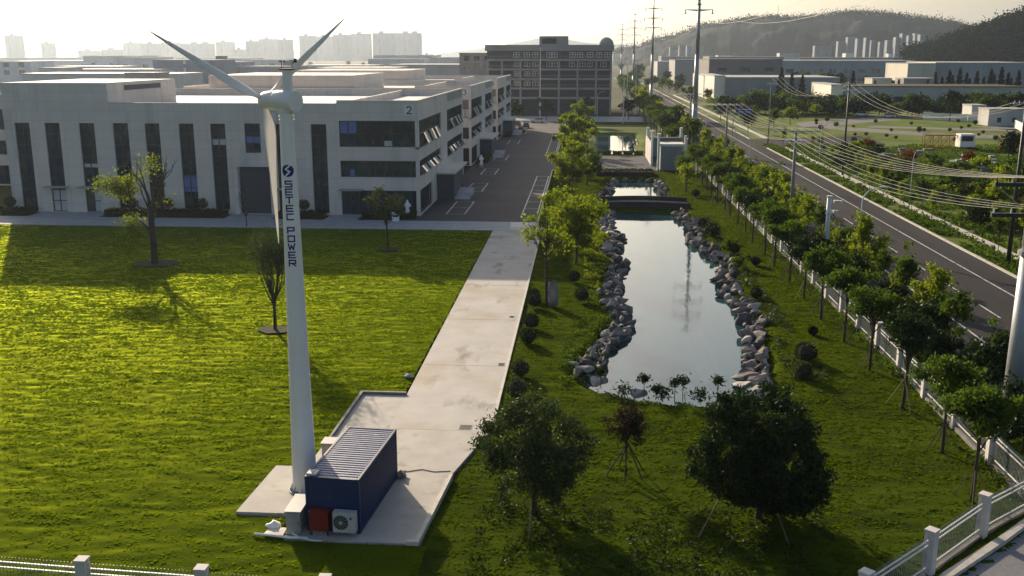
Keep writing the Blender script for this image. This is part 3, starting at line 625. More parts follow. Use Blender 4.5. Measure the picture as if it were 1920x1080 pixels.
rf = MB(); rf.box(bx0-.5, bx1+.5, by0-.6, by1+.3, 21.405, 23.4); r_ = rf.build('roof', tint('office_roof', (.27, .27, .28)), t)
ph = MB(); ph.box(-15.8, -6.0, by0+1, by0+9, 23.403, 26.3); ph.build('penthouse', tint('office_roof', (.27, .27, .28)), r_)
ph = MB(); ph.box(-14.9, -9.9, by0+.93, by0+.99, 23.8, 25.6); ph.build('penthouse_window', M['glass'], r_)
dm = MB()
for k in range(5):
    a0, a1 = k*PI/10, (k+1)*PI/10
    n = 12; R = 2.6
    vs = [(7+R*math.cos(a)*math.cos(2*PI*i/n), by0+4+R*math.cos(a)*math.sin(2*PI*i/n), 23.4+R*math.sin(a)) for a in (a0, a1) for i in range(n)]
    dm.add(vs, [(i, (i+1) % n, n+(i+1) % n, n+i) for i in range(n)])
dm.build('roof_dome', M['roofg'], r_, smooth=True)
def office_win(x, z, w_=1.9, h=1.6):
    dd = by0+3.15 if z < 18.5 else by0+.27
    q = MB(); q.box(x-w_/2, x+w_/2, dd-.05, dd-.005, z-h/2, z+h/2); f = q.build('window', M['glass'], t)
    q = MB()
    for k in (-.5, 0, .5): q.box(x+k*w_-.07, x+k*w_+.07, dd-.12, dd-.055, z-h/2, z+h/2)
    for k in (-.5, .1, .5): q.box(x-w_/2, x+w_/2, dd-.118, dd-.057, z+k*h-.07, z+k*h+.07)
    q.build('frame', M['sign'], f)
for x in (-23.6, -20, -17.2, -12.3, -10.6, -4.4, -1.9, 1.6, 4.6, 7.4): office_win(x, 20.05)
for x in (-23.6, -20, -17.2, -12.3, -10.6, -4.6, -1, 1.6, 6.2): office_win(x, 16.9)
for x in (-23.6, -20, -17.2): office_win(x, 13.7); office_win(x, 10.5)
for z in zs[1:]:
    q = MB(); q.box(bx0+.1, bx1-.1, by0+.02, by0+.08, z+1.2, z+1.28)
    for i in range(44): q.box(bx0+.3+i*.96, bx0+.36+i*.96, by0+.03, by0+.07, z+.3, z+1.2)
    q.build('balcony_rail', M['pole'], t)
blockb('pink_building', 'small pinkish block peeking out left of the six storey block', 'building', -52, -37.5, 420, 432, 20.5, (.42, .34, .32), rows=[(14, 16.5), (17.5, 19.5)])
# ---- far plain: G(x, y) = ground point seen at a pixel of the 1920 photograph (used once, to survey the positions)
def G(x, y, z=0.0):
    fw = Vector((-math.sin(YAW)*math.cos(PITCH), math.cos(YAW)*math.cos(PITCH), -math.sin(PITCH))); rt = Vector((math.cos(YAW), math.sin(YAW), 0)); up = rt.cross(fw)
    d = fw*FPX+rt*(x-960)+up*(540-y); t = (z-H)/d.z; return Vector((d.x*t, d.y*t, z))
def XAT(x, Y):                     # X on the plane Y, Z of pixel row
    return lambda: None
def at(x, y, Y):
    fw = Vector((-math.sin(YAW)*math.cos(PITCH), math.cos(YAW)*math.cos(PITCH), -math.sin(PITCH))); rt = Vector((math.cos(YAW), math.sin(YAW), 0)); up = rt.cross(fw)
    d = fw*FPX+rt*(x-960)+up*(540-y); t = Y/d.y; return d.x*t, H+d.z*t
def far(name, label, x0, x1, yt, Y, depth, col, cat='building', **k):
    """a building whose front face stands at distance Y and spans photo columns x0..x1 up to row yt"""
    a, z = at(x0, yt, Y); b_, _ = at(x1, yt, Y)
    return blockb(name, label, cat, a, b_, Y, Y+depth, max(z, 2.5), col, **k)
# hazy towers on the left skyline (3.4 km away)
TW = [(8, 36, 67, 'slab'), (76, 97, 81, 'stepped'), (146, 188, 95, 'low'), (190, 230, 93, 'low'), (230, 262, 80, ''), (264, 300, 81, ''), (302, 336, 80, ''), (338, 398, 82, 'wide'), (404, 436, 79, ''), (460, 482, 77, ''), (484, 520, 73, ''), (522, 546, 74, ''), (560, 590, 67, ''), (592, 622, 68, ''), (624, 656, 65, ''), (658, 694, 63, ''), (698, 738, 62, ''), (740, 789, 62, 'wide'), (436, 460, 93, 'low'), (792, 810, 102, 'low')]
tnames = ['tall pale tower alone at the far left of the skyline', 'shorter stepped tower right of the lone tower on the far left skyline', 'low hazy block on the skyline right of the stepped tower', 'low hazy block just left of the long row of towers']
for i, (x0, x1, yt, kd) in enumerate(TW):
    Y = 2900+(i*137) % 300

    if i < 4: lab = tnames[i]
    elif kd == 'low': lab = 'low hazy block in the gap between the two groups of skyline towers' if x0 < 500 else 'low hazy block at the right end of the left skyline'
    else:
        grp = 'behind the left rotor blade' if x1 < 400 else 'between the two upper rotor blades' if x1 < 560 else 'at the right of the skyline group'
        k_ = [q for q in TW[4:] if q[3] != 'low' and (q[1] < 400) == (x1 < 400) and (q[1] < 560) == (x1 < 560)].index(TW[i])
        lab = '%s hazy tower from the left of those %s' % (('first', 'second', 'third', 'fourth', 'fifth', 'sixth', 'seventh')[k_], grp)
    t = far('apartment_tower', lab, x0, x1, yt, Y, 22, (.42, .41, .42), 'tower', group='apartment towers on the hazy skyline')
    a, z = at(x0, yt, Y); b_, _ = at(x1, yt, Y)
    q = MB(); w0 = b_-a
    for k in range(2 if kd == 'wide' else 1): q.box(a+w0*(.3+.35*k), a+w0*(.5+.35*k), Y+4, Y+12, z, z+6)
    q.build('stair_head', tint('apartment_tower', (.42, .41, .42)), t)
# mid-distance works on the left
WK = [
 ('house_block', 'pale blue three storey block with dark windows at the left edge', -6, 56, 116, 640, 30, (.36, .42, .45), dict(rows=[(12, 15), (7, 10)], ww=4, gap=5)),
 ('shed', 'long low shed with a bright sunlit roof behind the left block', 26, 160, 114, 1250, 60, (.40, .40, .40), dict(roof='roofw')),
 ('shed', 'low pale shed left of the dark blue block', 100, 225, 125, 620, 25, (.42, .42, .42), dict(roof='roofw')),
 ('shed', 'grey shed with a flat roof standing left of the brown roof house', 72, 118, 128, 500, 20, (.33, .33, .34), dict(rows=[(8, 10)])),
 ('workshop', 'pale two storey workshop behind the low pale shed', 155, 262, 105, 1100, 50, (.40, .41, .43), dict(rows=[(8, 11)], ww=5, gap=12, roof='roofg')),
 ('workshop', 'broad grey workshop with roof vents left of the dark blue block', 213, 292, 108, 900, 40, (.38, .38, .40), dict(rows=[(8, 11)], ww=5, gap=12)),
 ('hall', 'long flat hall with pale roof edge directly behind the nearest factory', 40, 330, 139, 420, 30, (.34, .34, .34), dict(roof='roofw')),
 ('hall', 'long grey hall with parapet in front of the dark blue block', 120, 300, 131, 520, 40, (.36, .35, .34), dict(roof='roofg')),
 ('roof_hut', 'square brown roof hut left of the dark blue block', 234, 290, 138, 330, 12, (.27, .25, .24), {}),
 ('dark_block', 'dark blue grey block with two bright windows behind the left rotor blade', 286, 405, 113, 540, 30, (.10, .13, .18), dict(rows=[(15, 17), (11, 13)], ww=1.6, gap=30, gl='sign')),
 ('dark_block', 'dark block with a small roof tower behind the rotor hub', 404, 448, 117, 620, 30, (.13, .15, .19), {}),
 ('dark_block', 'long low dark block between the rotor hub and the raised blade', 444, 560, 125, 620, 20, (.13, .15, .19), {}),
 ('shed', 'pale sheds row behind the long low dark block', 446, 532, 112, 1000, 40, (.38, .39, .40), dict(rows=[(8, 11)], ww=5, gap=10)),
 ('shed', 'flat shed with a bright roof right of the raised rotor blade', 566, 700, 123, 720, 40, (.36, .37, .36), dict(roof='roofw')),
 ('warehouse', 'blue grey stepped warehouse below the right skyline towers', 700, 815, 104, 1350, 60, (.24, .28, .34), {}),
 ('warehouse', 'wide low warehouse between the skyline and the long beige hall', 690, 795, 111, 1050, 50, (.28, .31, .34), dict(roof='roofg')),
 ('warehouse', 'low pale warehouse row left of the six storey block', 805, 905, 108, 1000, 60, (.42, .40, .38), dict(rows=[(7, 9.5)], ww=8, gap=14, roof='roofw')),
 ('hall', 'long beige hall with two dark doors left of the six storey block', 732, 912, 122, 520, 40, (.38, .34, .30), dict(rows=[(4, 8)], ww=2.6, gap=9, roof='roofw')),
 ('hall', 'grey hall with pale parapet left of the long beige hall', 590, 740, 128, 480, 40, (.34, .36, .37), dict(roof='roofw')),
 ('hall', 'low hazy hall under the lone far left tower', -10, 140, 108, 2000, 60, (.30, .31, .28), {}),
 ('shed', 'hazy shed line beneath the middle skyline towers', 330, 470, 109, 1500, 60, (.36, .36, .37), {}),
]
for nm, lb, x0, x1, yt, Y, dp, col, kw in WK: far(nm, lb, x0, x1, yt, Y, dp, tuple(min(.75, c*1.6) for c in col), group=None, **kw)
q = MB(); a, z = at(404, 105, 625); b_, _ = at(418, 105, 625); q.box(a, b_, 625, 633, 14, z); solo(q, 'stair_tower', tint('dark_block', (.10, .12, .16)), 'small dark stair tower standing up behind the rotor hub', 'tower')
q = MB(); a, z = at(530, 114, 640); b_, _ = at(550, 114, 640); q.box(a, b_, 640, 650, 8, z); solo(q, 'stair_tower', tint('dark_block', (.10, .12, .16)), 'dark stair tower just left of the raised rotor blade', 'tower')
# right side
WR = [
 ('warehouse', 'long brownish grey warehouse with a dark curved roof behind the tall steel pole', 1330, 1468, 112, 560, 60, (.19, .18, .18), dict(rows=[(5, 8), (11, 13)], ww=5, gap=6, roof='steel_dark')),
 ('warehouse', 'pale end of a works building left of the tall steel pole', 1233, 1262, 116, 760, 40, (.40, .40, .40), {}),
 ('warehouse', 'low works building with white end wall right of the far steel pole', 1266, 1345, 113, 700, 50, (.33, .33, .33), dict(roof='steel_dark', side_rows=[])),
 ('long_factory', 'very long blue grey factory with rows of dark windows across the right plain', 1466, 1716, 114, 700, 50, (.26, .31, .36), dict(rows=[(8, 10.5), (2.5, 5)], ww=5, gap=4.5, roof='roofw')),
 ('long_factory', 'right half of the long factory line, pale grey with a white roof edge', 1755, 1935, 118, 560, 50, (.30, .33, .36), dict(roof='roofw')),
 ('factory', 'cream box building in the middle of the long factory line', 1703, 1755, 120, 550, 40, (.56, .53, .45), dict(rows=[(3, 6)], ww=3, gap=4)),
 ('shed', 'grey blue shed with two white gable ends behind the roadside trees', 1360, 1575, 146, 455, 45, (.24, .28, .31), dict(roof='roofg')),
 ('white_shed', 'small white gable building left of the grey blue shed', 1340, 1360, 143, 452, 50, (.66, .64, .60), {}),
 ('white_shed', 'narrow white wall building farthest left of the shed', 1320, 1337, 142, 490, 50, (.66, .64, .60), {}),
 ('white_factory', 'white walled factory with dark windows under a brown roof line at the right', 1584, 1925, 163, 400, 30, (.40, .40, .39), dict(rows=[(2.2, 4.4)], ww=5.0, gap=3.0, roof='soil')),
 ('white_shed', 'bright white end wall at the left of the brown roofed factory', 1559, 1582, 160, 396, 34, (.70, .67, .60), {}),
 ('low_house', 'low cream house between the conifers in front of the long factory', 1636, 1672, 148, 440, 12, (.48, .46, .38), dict(rows=[(2, 4)], ww=2, gap=4)),
 ('low_house', 'grey low house with white door behind the brown roofed factory', 1695, 1752, 148, 440, 12, (.25, .25, .24), dict(rows=[(2, 4)], ww=2, gap=4)),
 ('hotel', 'cream long block with many small windows under the wooded hill', 1796, 1846, 108, 900, 30, (.58, .55, .46), dict(rows=[(9, 12)], ww=2, gap=2)),
 ('hotel', 'mauve grey block with rows of windows under the wooded hill', 1846, 1893, 97, 930, 30, (.34, .31, .31), dict(rows=[(18, 20), (13, 15), (8, 10)], ww=2, gap=2.2)),
 ('white_block', 'small white building with a spike on the plain before the far hill', 1586, 1600, 100, 1500, 20, (.62, .62, .60), {}),
 ('white_block', 'small pale blue tower on the plain, right of the spiked white building', 1666, 1675, 101, 1500, 14, (.55, .62, .66), {}),
 ('white_block', 'row of small white blocks behind the brownish warehouse', 1346, 1376, 104, 1200, 20, (.60, .61, .60), {}),
 ('white_block', 'white and grey low block group above the warehouse right end', 1462, 1500, 100, 1300, 20, (.50, .51, .52), {}),
 ('dark_roofs', 'dark low roofs strip at the foot of the far hill', 1500, 1760, 108, 1400, 60, (.13, .15, .17), {}),
 ('dark_roofs', 'dark low roofs strip left of the far hill foot', 1240, 1330, 106, 1500, 60, (.15, .17, .19), {}),
 ('dark_roofs', 'grey low roofs behind the brownish warehouse', 1330, 1470, 107, 1100, 60, (.20, .21, .22), {}),
 ('white_yard_shed', 'low white site cabin behind the white boundary wall', 1823, 1850, 199, 322, 8, (.58, .58, .56), dict(rows=[(1, 2.4)], ww=1.2, gap=1.2)),
 ('white_yard_shed', 'longer white site cabin right of the low cabin', 1855, 1925, 206, 302, 8, (.50, .50, .48), dict(rows=[(1, 2.4)], ww=1.2, gap=2.2)),
]
for nm, lb, x0, x1, yt, Y, dp, col, kw in WR: far(nm, lb, x0, x1, yt, Y, dp, col, **kw)
# towers in front of the far hill
rr = random.Random(5)
i = 0
for (x0, x1, top, bot) in ((1528, 1560, 82, 103), (1572, 1585, 76, 100), (1590, 1606, 70, 100), (1608, 1618, 72, 100), (1624, 1632, 70, 100), (1634, 1642, 74, 100), (1650, 1658, 78, 100), (1664, 1674, 72, 100), (1680, 1690, 66, 98), (1692, 1700, 63, 98), (1704, 1712, 64, 98), (1716, 1724, 62, 98), (1726, 1734, 64, 98), (1256, 1266, 88, 102), (1274, 1284, 84, 102), (1288, 1298, 86, 102)):
    far('apartment_tower', '%s pale tower from the left in the cluster at the foot of the far hill' % ('first second third fourth fifth sixth seventh eighth ninth tenth eleventh twelfth thirteenth'.split()[i]) if i < 13 else '%s small pale tower from the left at the left foot of the far hill' % ('first second third'.split()[i-13]),
        x0, x1, top+rr.randint(-2, 2)+2, 1560+rr.randint(0, 150), 14, (.22, .25, .28), 'tower', group='pale towers before the far hill'); i += 1
# hills
def hill(name, sil, Y, thick, mat_, seed, rough, kind='structure'):
    """ridge whose crest follows the skyline seen in the photo, at its real distance"""
    xs = np.linspace(sil[0][0], sil[-1][0], 260); ys = np.interp(xs, [s[0] for s in sil], [s[1] for s in sil])
    P0 = np.array([at(x, y, Y) for x, y in zip(xs, ys)]); X = P0[:, 0]; Z = np.maximum(P0[:, 1], 0)
    nv = 40; T = np.linspace(-1, 1, nv); co = []
    for j, t in enumerate(T):
        prof = math.cos(t*PI/2)**1.1 if abs(t) < 1 else 0
        nz = (vnoise(X/(thick*.09)+seed, np.full_like(X, (t+1)*7), seed)-.5)*rough*(1-abs(t))*2+(vnoise(X/(thick*.02)+seed, np.full_like(X, (t+1)*30), seed+1)-.5)*rough*.35
        co.append(np.stack([X*(1+t*thick/Y), np.full_like(X, Y+t*thick), Z*prof+nz*(prof > .02)*min(1, 3*(1-prof)+.12)-(2 if prof < .02 else 0)], 1))
    co = np.concatenate(co); n = len(xs); i = np.arange((n-1)*(nv-1)); r = i//(n-1); c = i % (n-1); a = r*n+c
    o = link(name, mesh_np(name, co, np.stack([a, a+1, a+n+1, a+n], 1), [mat_], True)); o['kind'] = kind; return o
S1 = [(1150, 100), (1200, 92), (1230, 77), (1262, 73), (1290, 62), (1320, 51), (1360, 47), (1400, 39), (1440, 36), (1480, 38), (1520, 36), (1560, 31), (1600, 26), (1650, 29), (1700, 35), (1740, 40), (1790, 47), (1830, 57), (1870, 66), (1930, 78), (2050, 100)]
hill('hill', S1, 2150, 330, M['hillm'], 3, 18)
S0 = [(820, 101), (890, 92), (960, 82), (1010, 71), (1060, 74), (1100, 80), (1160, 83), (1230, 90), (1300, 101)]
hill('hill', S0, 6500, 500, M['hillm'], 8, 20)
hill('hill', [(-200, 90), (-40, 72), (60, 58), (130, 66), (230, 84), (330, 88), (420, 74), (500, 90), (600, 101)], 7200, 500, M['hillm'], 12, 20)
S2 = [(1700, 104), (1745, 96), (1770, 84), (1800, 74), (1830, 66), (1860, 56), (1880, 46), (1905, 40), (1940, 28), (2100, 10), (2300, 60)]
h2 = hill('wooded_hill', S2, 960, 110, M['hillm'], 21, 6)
# ================================================================== WIND TURBINE
TX, TY = -13.0, 43.3
tb = thing('wind_turbine', 'white three bladed wind turbine with SETEC POWER down its tower, beside the blue container', 'wind turbine', (TX, TY, .16))
b = MB()
zs_ = [.16, .2, 6, 12, 17.9]; rs_ = [.585, .58, .48, .39, .30]
n = 40
vs = [(TX+r*math.cos(2*PI*i/n), TY+r*math.sin(2*PI*i/n), z) for z, r in zip(zs_, rs_) for i in range(n)]
b.add(vs, [(j*n+i, j*n+(i+1) % n, (j+1)*n+(i+1) % n, (j+1)*n+i) for j in range(len(zs_)-1) for i in range(n)])
tw = b.build('tower', M['turb'], tb, smooth=True)
def TR(z): return float(np.interp(z, zs_, rs_))
for z in (5.9,): b = MB(); b.tube((TX, TY, z-.02), (TX, TY, z+.02), TR(z)+.006, n=40); b.build('seam', M['turb'], tw, smooth=False)
b = MB(); b.tube((TX, TY, .16), (TX, TY, .23), .76, n=40)
fl = b.build('base_flange', M['grey'], tb)
for i in range(20):
    a = 2*PI*i/20; q = MB(); q.tube((TX+.68*math.cos(a), TY+.68*math.sin(a), .2315), (TX+.68*math.cos(a), TY+.68*math.sin(a), .33), .03, n=6); q.build('bolt', M['steel_dark'], fl)
for i in range(10):
    a = 2*PI*(i+.5)/10; q = MB(); ca, sa = math.cos(a), math.sin(a)
    p = lambda r, z, s: (TX+r*ca-s*sa, TY+r*sa+s*ca, z)
    q.add([p(.58, .232, .012), p(.74, .232, .012), p(.58, .6, .012), p(.58, .232, -.012), p(.74, .232, -.012), p(.58, .6, -.012)], [(0, 1, 2), (5, 4, 3), (0, 3, 4, 1), (1, 4, 5, 2), (2, 5, 3, 0)]); q.build('gusset', M['turb'], fl)
b = MB(); b.tube((TX, TY, 17.55), (TX, TY, 17.62), .335, n=32); b.tube((TX, TY, 17.70), (TX, TY, 17.77), .335, n=32); b.tube((TX, TY, 17.9), (TX, TY, 18.1), .36, .40, n=32)
b.build('yaw_ring', M['turb'], tb, smooth=False)
Y0_ = math.radians(-61.5); ax = Vector((math.sin(Y0_), math.cos(Y0_), .0116)).normalized()
HC = Vector((TX, TY, 18.4)); hub = HC+ax*1.276
b = MB(); b.path([HC-ax*.62, HC-ax*.60, HC+ax*.45, HC+ax*.50], [.44, .46, .46, .44], n=36)
nc = b.build('nacelle', M['turb'], tb, smooth=True)
b = MB(); b.path([HC+ax*.5, HC+ax*.56, HC+ax*1.0, HC+ax*1.3, HC+ax*1.5, HC+ax*1.62], [.40, .42, .40, .34, .22, .05], n=32); b.build('hub', M['turb'], tb, smooth=True)
b = MB(); mb_ = HC-ax*.18
b.box(mb_.x-.17, mb_.x+.17, mb_.y-.17, mb_.y+.17, 18.78, 19.72); ms = b.build('mast_box', M['turb'], tb)
b = MB(); b.box(mb_.x-.30, mb_.x+.30, mb_.y-.20, mb_.y+.20, 19.723, 19.78); b.build('mast_plate', M['red'], ms)
b = MB(); b.tube((mb_.x-.22, mb_.y, 19.783), (mb_.x-.22, mb_.y, 20.1), .018, n=6); b.tube((mb_.x+.24, mb_.y, 19.783), (mb_.x+.24, mb_.y, 20.15), .018, n=6)
b.build('sensor_rod', M['steel_dark'], ms)
b = MB()
for i in range(3):
    a = 2*PI*i/3+.4; e = Vector((mb_.x-.22+.13*math.cos(a), mb_.y+.13*math.sin(a), 20.09)); b.tube((mb_.x-.22, mb_.y, 20.09), e, .008, n=5); b.tube(e-Vector((0, 0, .035)), e+Vector((0, 0, .035)), .04, .02, n=8)
b.build('anemometer', M['black'], ms)
b = MB(); b.tube((mb_.x+.12, mb_.y+.05, 20.13), (mb_.x+.42, mb_.y-.08, 20.10), .012, n=5); b.box(mb_.x+.34, mb_.x+.48, mb_.y-.10, mb_.y-.085, 20.03, 20.20); b.build('wind_vane', M['black'], ms)
# blades: lofted aerofoils
u_ = ax.cross(Vector((0, 0, 1))).normalized(); v_ = u_.cross(ax)
LB = 6.54
for k in range(3):
    th = math.radians(153.9)+k*2*PI/3; rd = (u_*math.cos(th)+v_*math.sin(th)).normalized(); tn = ax.cross(rd).normalized()
    st = [(.10, .20, 1.0, 60), (.35, .20, 1.0, 60), (.75, .34, .55, 42), (1.15, .50, .30, 30), (1.6, .54, .22, 24), (2.4, .46, .20, 17), (3.4, .35, .18, 11), (4.4, .26, .17, 7), (5.4, .17, .16, 4), (6.2, .095, .16, 3), (LB, .03, .2, 2)]
    m_ = 18; vs = []
    for (r, c, th_, tw_) in st:
        a_ = math.radians(tw_); e = tn*math.cos(a_)+ax*math.sin(a_); f_ = rd.cross(e)
        for i in range(m_):
            t_ = 2*PI*i/m_; xx = math.cos(t_); yy = math.sin(t_)
            if th_ < .9: yy *= (1+.55*xx)*.62/.62
            p = hub+rd*r+e*(c*.5*xx-(c*.18 if th_ < .9 else 0))+f_*(c*.5*th_*yy); vs.append(p)
    q = MB(); q.add(vs, [(j*m_+i, j*m_+(i+1) % m_, (j+1)*m_+(i+1) % m_, (j+1)*m_+i) for j in range(len(st)-1) for i in range(m_)])
    q.add(vs[-m_:], [tuple(range(m_))]); q.build('blade', M['turb'], tb, smooth=True)
# lettering wrapped round the tower, facing the camera side
PH0 = math.atan2(-TY, -TX)+0.0
def wrap(u, z, off=.006):          # u to the right as read
    R = TR(z); a = math.atan2(-TY, -TX)+(u-.06)/R; return (TX+(R+off)*math.cos(a), TY+(R+off)*math.sin(a), z)
def stroke(mb, pts, wd=.045):
    """ribbon through (u,z) points wrapped on the tower, with thickness"""
    for (u0, z0), (u1, z1) in zip(pts[:-1], pts[1:]):
        d = math.hypot(u1-u0, z1-z0); du, dz = (u1-u0)/d, (z1-z0)/d; nx, nz = -dz*wd/2, du*wd/2; e = wd/2
        u0e, z0e, u1e, z1e = u0-du*e, z0-dz*e, u1+du*e, z1+dz*e; kk = max(1, int(d/.06))
        for j in range(kk):
            a, c = j/kk, (j+1)/kk
            q = [(u0e+(u1e-u0e)*s_+sg*nx, z0e+(z1e-z0e)*s_+sg*nz) for s_, sg in ((a, -1), (c, -1), (c, 1), (a, 1))]
            o_ = [wrap(x, z, .009) for x, z in q]; i_ = [wrap(x, z, .001) for x, z in q]
            mb.add(o_+i_, [(0, 1, 2, 3), (7, 6, 5, 4), (0, 4, 5, 1), (1, 5, 6, 2), (2, 6, 7, 3), (3, 7, 4, 0)])
GL = {'S': [[(1, 1), (0, 1), (0, .52), (1, .52), (1, 0), (0, 0)]], 'E': [[(1, 1), (0, 1), (0, 0), (1, 0)], [(0, .5), (.9, .5)]], 'T': [[(0, 1), (1, 1)], [(.5, 1), (.5, 0)]],
      'C': [[(1, 1), (0, 1), (0, 0), (1, 0)]], 'P': [[(0, 0), (0, 1), (1, 1), (1, .42), (0, .42)]], 'O': [[(0, 0), (0, 1), (1, 1), (1, 0), (0, 0)]],
      'W': [[(0, 1), (.25, 0), (.5, .75), (.75, 0), (1, 1)]], 'R': [[(0, 0), (0, 1), (1, 1), (1, .45), (0, .45)], [(.5, .45), (1, 0)]]}
yrow = [343.8, 358.5, 373.5, 389, 404.5, 429.5, 445, 460, 475, 490]
for chh, yy in zip('SETECPOWER', yrow):
    zc = float(np.interp(yy, [293.5, 336.1, 378, 419.4, 460.5, 501], [16, 15, 14, 13, 12, 11])); q = MB()
    for pl in GL[chh]: stroke(q, [((px_-.5)*.28, zc+(pz-.5)*.25) for px_, pz in pl], .062)
    q.build('letter', M['navy'], tw)
zc = 15.4; q = MB(); R_ = .27
def disc(mb, test, m_):
    N = 26
    for i in range(N):
        for j in range(N):
            u0, z0 = (i/N*2-1)*R_, (j/N*2-1)*R_; cu, cz_ = u0+R_/N, z0+R_/N
            if test(cu/R_, cz_/R_):
                s_ = 2*R_/N; o_ = [wrap(a, zc+c, .009) for a, c in ((u0, z0), (u0+s_, z0), (u0+s_, z0+s_), (u0, z0+s_))]; mb.add(o_, [(0, 1, 2, 3)])
def logo(x, y):
    if x*x*.95+y*y > .98: return False
    # white S-shaped bolt through the disc
    for (ax_, ay), (bx, by) in (((.45, .95), (-.35, .25)), ((-.35, .25), (.3, -.15)), ((.3, -.15), (-.45, -.95))):
        vx, vy = bx-ax_, by-ay; t_ = max(0, min(1, ((x-ax_)*vx+(y-ay)*vy)/(vx*vx+vy*vy)))
        if math.hypot(x-ax_-t_*vx, y-ay-t_*vy) < .13: return False
    return True
disc(q, logo, 0); q.build('emblem', M['navy'], tw)
# ================================================================== SHIPPING CONTAINER and its gear
CX, CY, CR = -10.38, 42.35, math.radians(-4.9)
ct = thing('shipping_container', 'blue corrugated shipping container standing on the concrete apron beside the turbine', 'container', (CX, CY, .052), CR)
W_, L_, Hh = 2.44, 6.06, 2.53
hw, hl = W_/2, L_/2
fr_ = MB()
for x in (-hw, hw-.12):
    for y in (-hl, hl-.14): fr_.box(x, x+.12, y, y+.14, .12, Hh-.12)
for y in (-hl, hl-.12):
    fr_.box(-hw+.121, hw-.121, y, y+.12, Hh-.14, Hh-.01); fr_.box(-hw+.121, hw-.121, y, y+.12, .02, .16)
for x in (-hw, hw-.10):
    fr_.box(x, x+.10, -hl+.141, hl-.141, Hh-.12, Hh-.005); fr_.box(x, x+.10, -hl+.141, hl-.141, .02, .16)
fr_.build('frame', M['blue'], ct, absolute=False)
for x in (-hw-.006, hw-.162+.006):
    for y in (-hl-.006, hl-.178+.006):
        for z in (0, Hh-.118):
            q = MB(); q.box(x, x+.162, y, y+.178, z, z+.122); q.build('corner_casting', M['steel_dark'], ct, absolute=False)
def corr(p0, u, n, L, z0, z1, pitch=.28, dep=.036, vert=True):
    q = MB(); p0 = Vector(p0); u = Vector(u); n = Vector(n); k = int(L/pitch); pitch = L/k; pts = []
    for i in range(k):
        for f_, d_ in ((0, 0), (.26, 0), (.5, -dep), (.76, -dep)): pts.append((pitch*(i+f_), d_))
    pts.append((L, 0))
    return q, p0, u, n, pts
for sx in (-1, 1):
    q, p0, u, n, pts = corr((sx*(hw-.012), -hl+.14, .16), (0, 1, 0), (sx, 0, 0), L_-.28, 0, 0)
    vs = [p0+u*a+n*d+Vector((0, 0, z)) for z in (0, Hh-.28) for a, d in pts]; m_ = len(pts)
    fs = [(i, i+1, m_+i+1, m_+i) for i in range(m_-1)]
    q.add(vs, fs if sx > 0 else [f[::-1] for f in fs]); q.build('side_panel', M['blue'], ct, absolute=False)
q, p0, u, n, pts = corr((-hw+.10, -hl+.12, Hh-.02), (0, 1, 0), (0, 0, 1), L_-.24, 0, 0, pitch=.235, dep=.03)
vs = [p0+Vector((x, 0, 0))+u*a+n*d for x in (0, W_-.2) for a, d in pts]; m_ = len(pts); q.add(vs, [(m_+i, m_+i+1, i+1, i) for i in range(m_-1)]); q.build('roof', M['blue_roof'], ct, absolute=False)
for sy in (-1, 1):
    if sy < 0:
        q = MB(); q.box(-hw+.12, hw-.12, -hl+.03, -hl+.07, .16, Hh-.14); q.build('end_panel', M['blue'], ct, absolute=False)
    else:
        for a in (-1, 1):
            q = MB(); q.box(*(sorted((a*.006, a*(hw-.125)))), hl-.07, hl-.03, .165, Hh-.145); d_ = q.build('door', M['blue'], ct, absolute=False)
            q = MB()
            for x in (.25, .8): q.tube((a*x, hl-.01, .2), (a*x, hl-.01, Hh-.2), .017, n=6)
            q.build('lock_rod', M['grey'], d_, absolute=False)
q = MB(); q.box(-hw+.05, -hw+.5, -hl+.1, -hl+.55, Hh-.002, Hh+.10); q.add([(-hw+.02, -hl+.06, Hh), (-hw+.22, -hl+.02, Hh), (-hw+.5, -hl+.3, Hh+.22)], [(0, 1, 2)]); q.build('roof_bracket', M['acwhite'], ct, absolute=False)
def cpt(x, y): c, s = math.cos(CR), math.sin(CR); return (CX+x*c-y*s, CY+x*s+y*c)
# air conditioner
px_, py_ = cpt(hw-.58, -hl-.30)
ac = thing('air_conditioner', 'white outdoor air conditioner unit with round fan on the near end of the container', 'air conditioner', (px_, py_, .3), CR)
q = MB(); q.box(-.5, .5, -.17, .17, 0, .92); q.build('casing', M['acwhite'], ac, absolute=False)
q = MB(); q.tube((-.14, -.171, .46), (-.14, -.185, .46), .335, n=32); gl = q.build('fan_opening', M['black'], ac, absolute=False)
q = MB()
for r in (.08, .16, .24, .32):
    k = 28
    q.add([(-.14+rr_*math.cos(2*PI*i/k), -.195, .46+rr_*math.sin(2*PI*i/k)) for rr_ in (r, r+.012) for i in range(k)], [(i, (i+1) % k, k+(i+1) % k, k+i) for i in range(k)])
for i in range(12): a = 2*PI*i/12; q.tube((-.14, -.196, .46), (-.14+.33*math.cos(a), -.196, .46+.33*math.sin(a)), .006, n=4)
q.build('fan_grille', M['grey'], gl, absolute=False)
q = MB(); q.tube((-.14, -.2, .46), (-.14, -.21, .46), .07, n=16); q.build('fan_hub', M['acwhite'], gl, absolute=False)
q = MB(); q.add([(.30, -.172, .60), (.33, -.172, .60), (.345, -.172, .68), (.39, -.172, .66), (.36, -.172, .72), (.27, -.172, .72), (.25, -.172, .67)], [(0, 1, 2, 3, 4, 5, 6)]); q.build('emblem', M['black'], ac, absolute=False)
for x in (-.4, .34):
    q = MB(); q.box(x, x+.06, -.2, .3, -.05, -.003); q.build('bracket', M['grey'], ac, absolute=False)
px_, py_ = cpt(-hw+.72, -hl-.25)
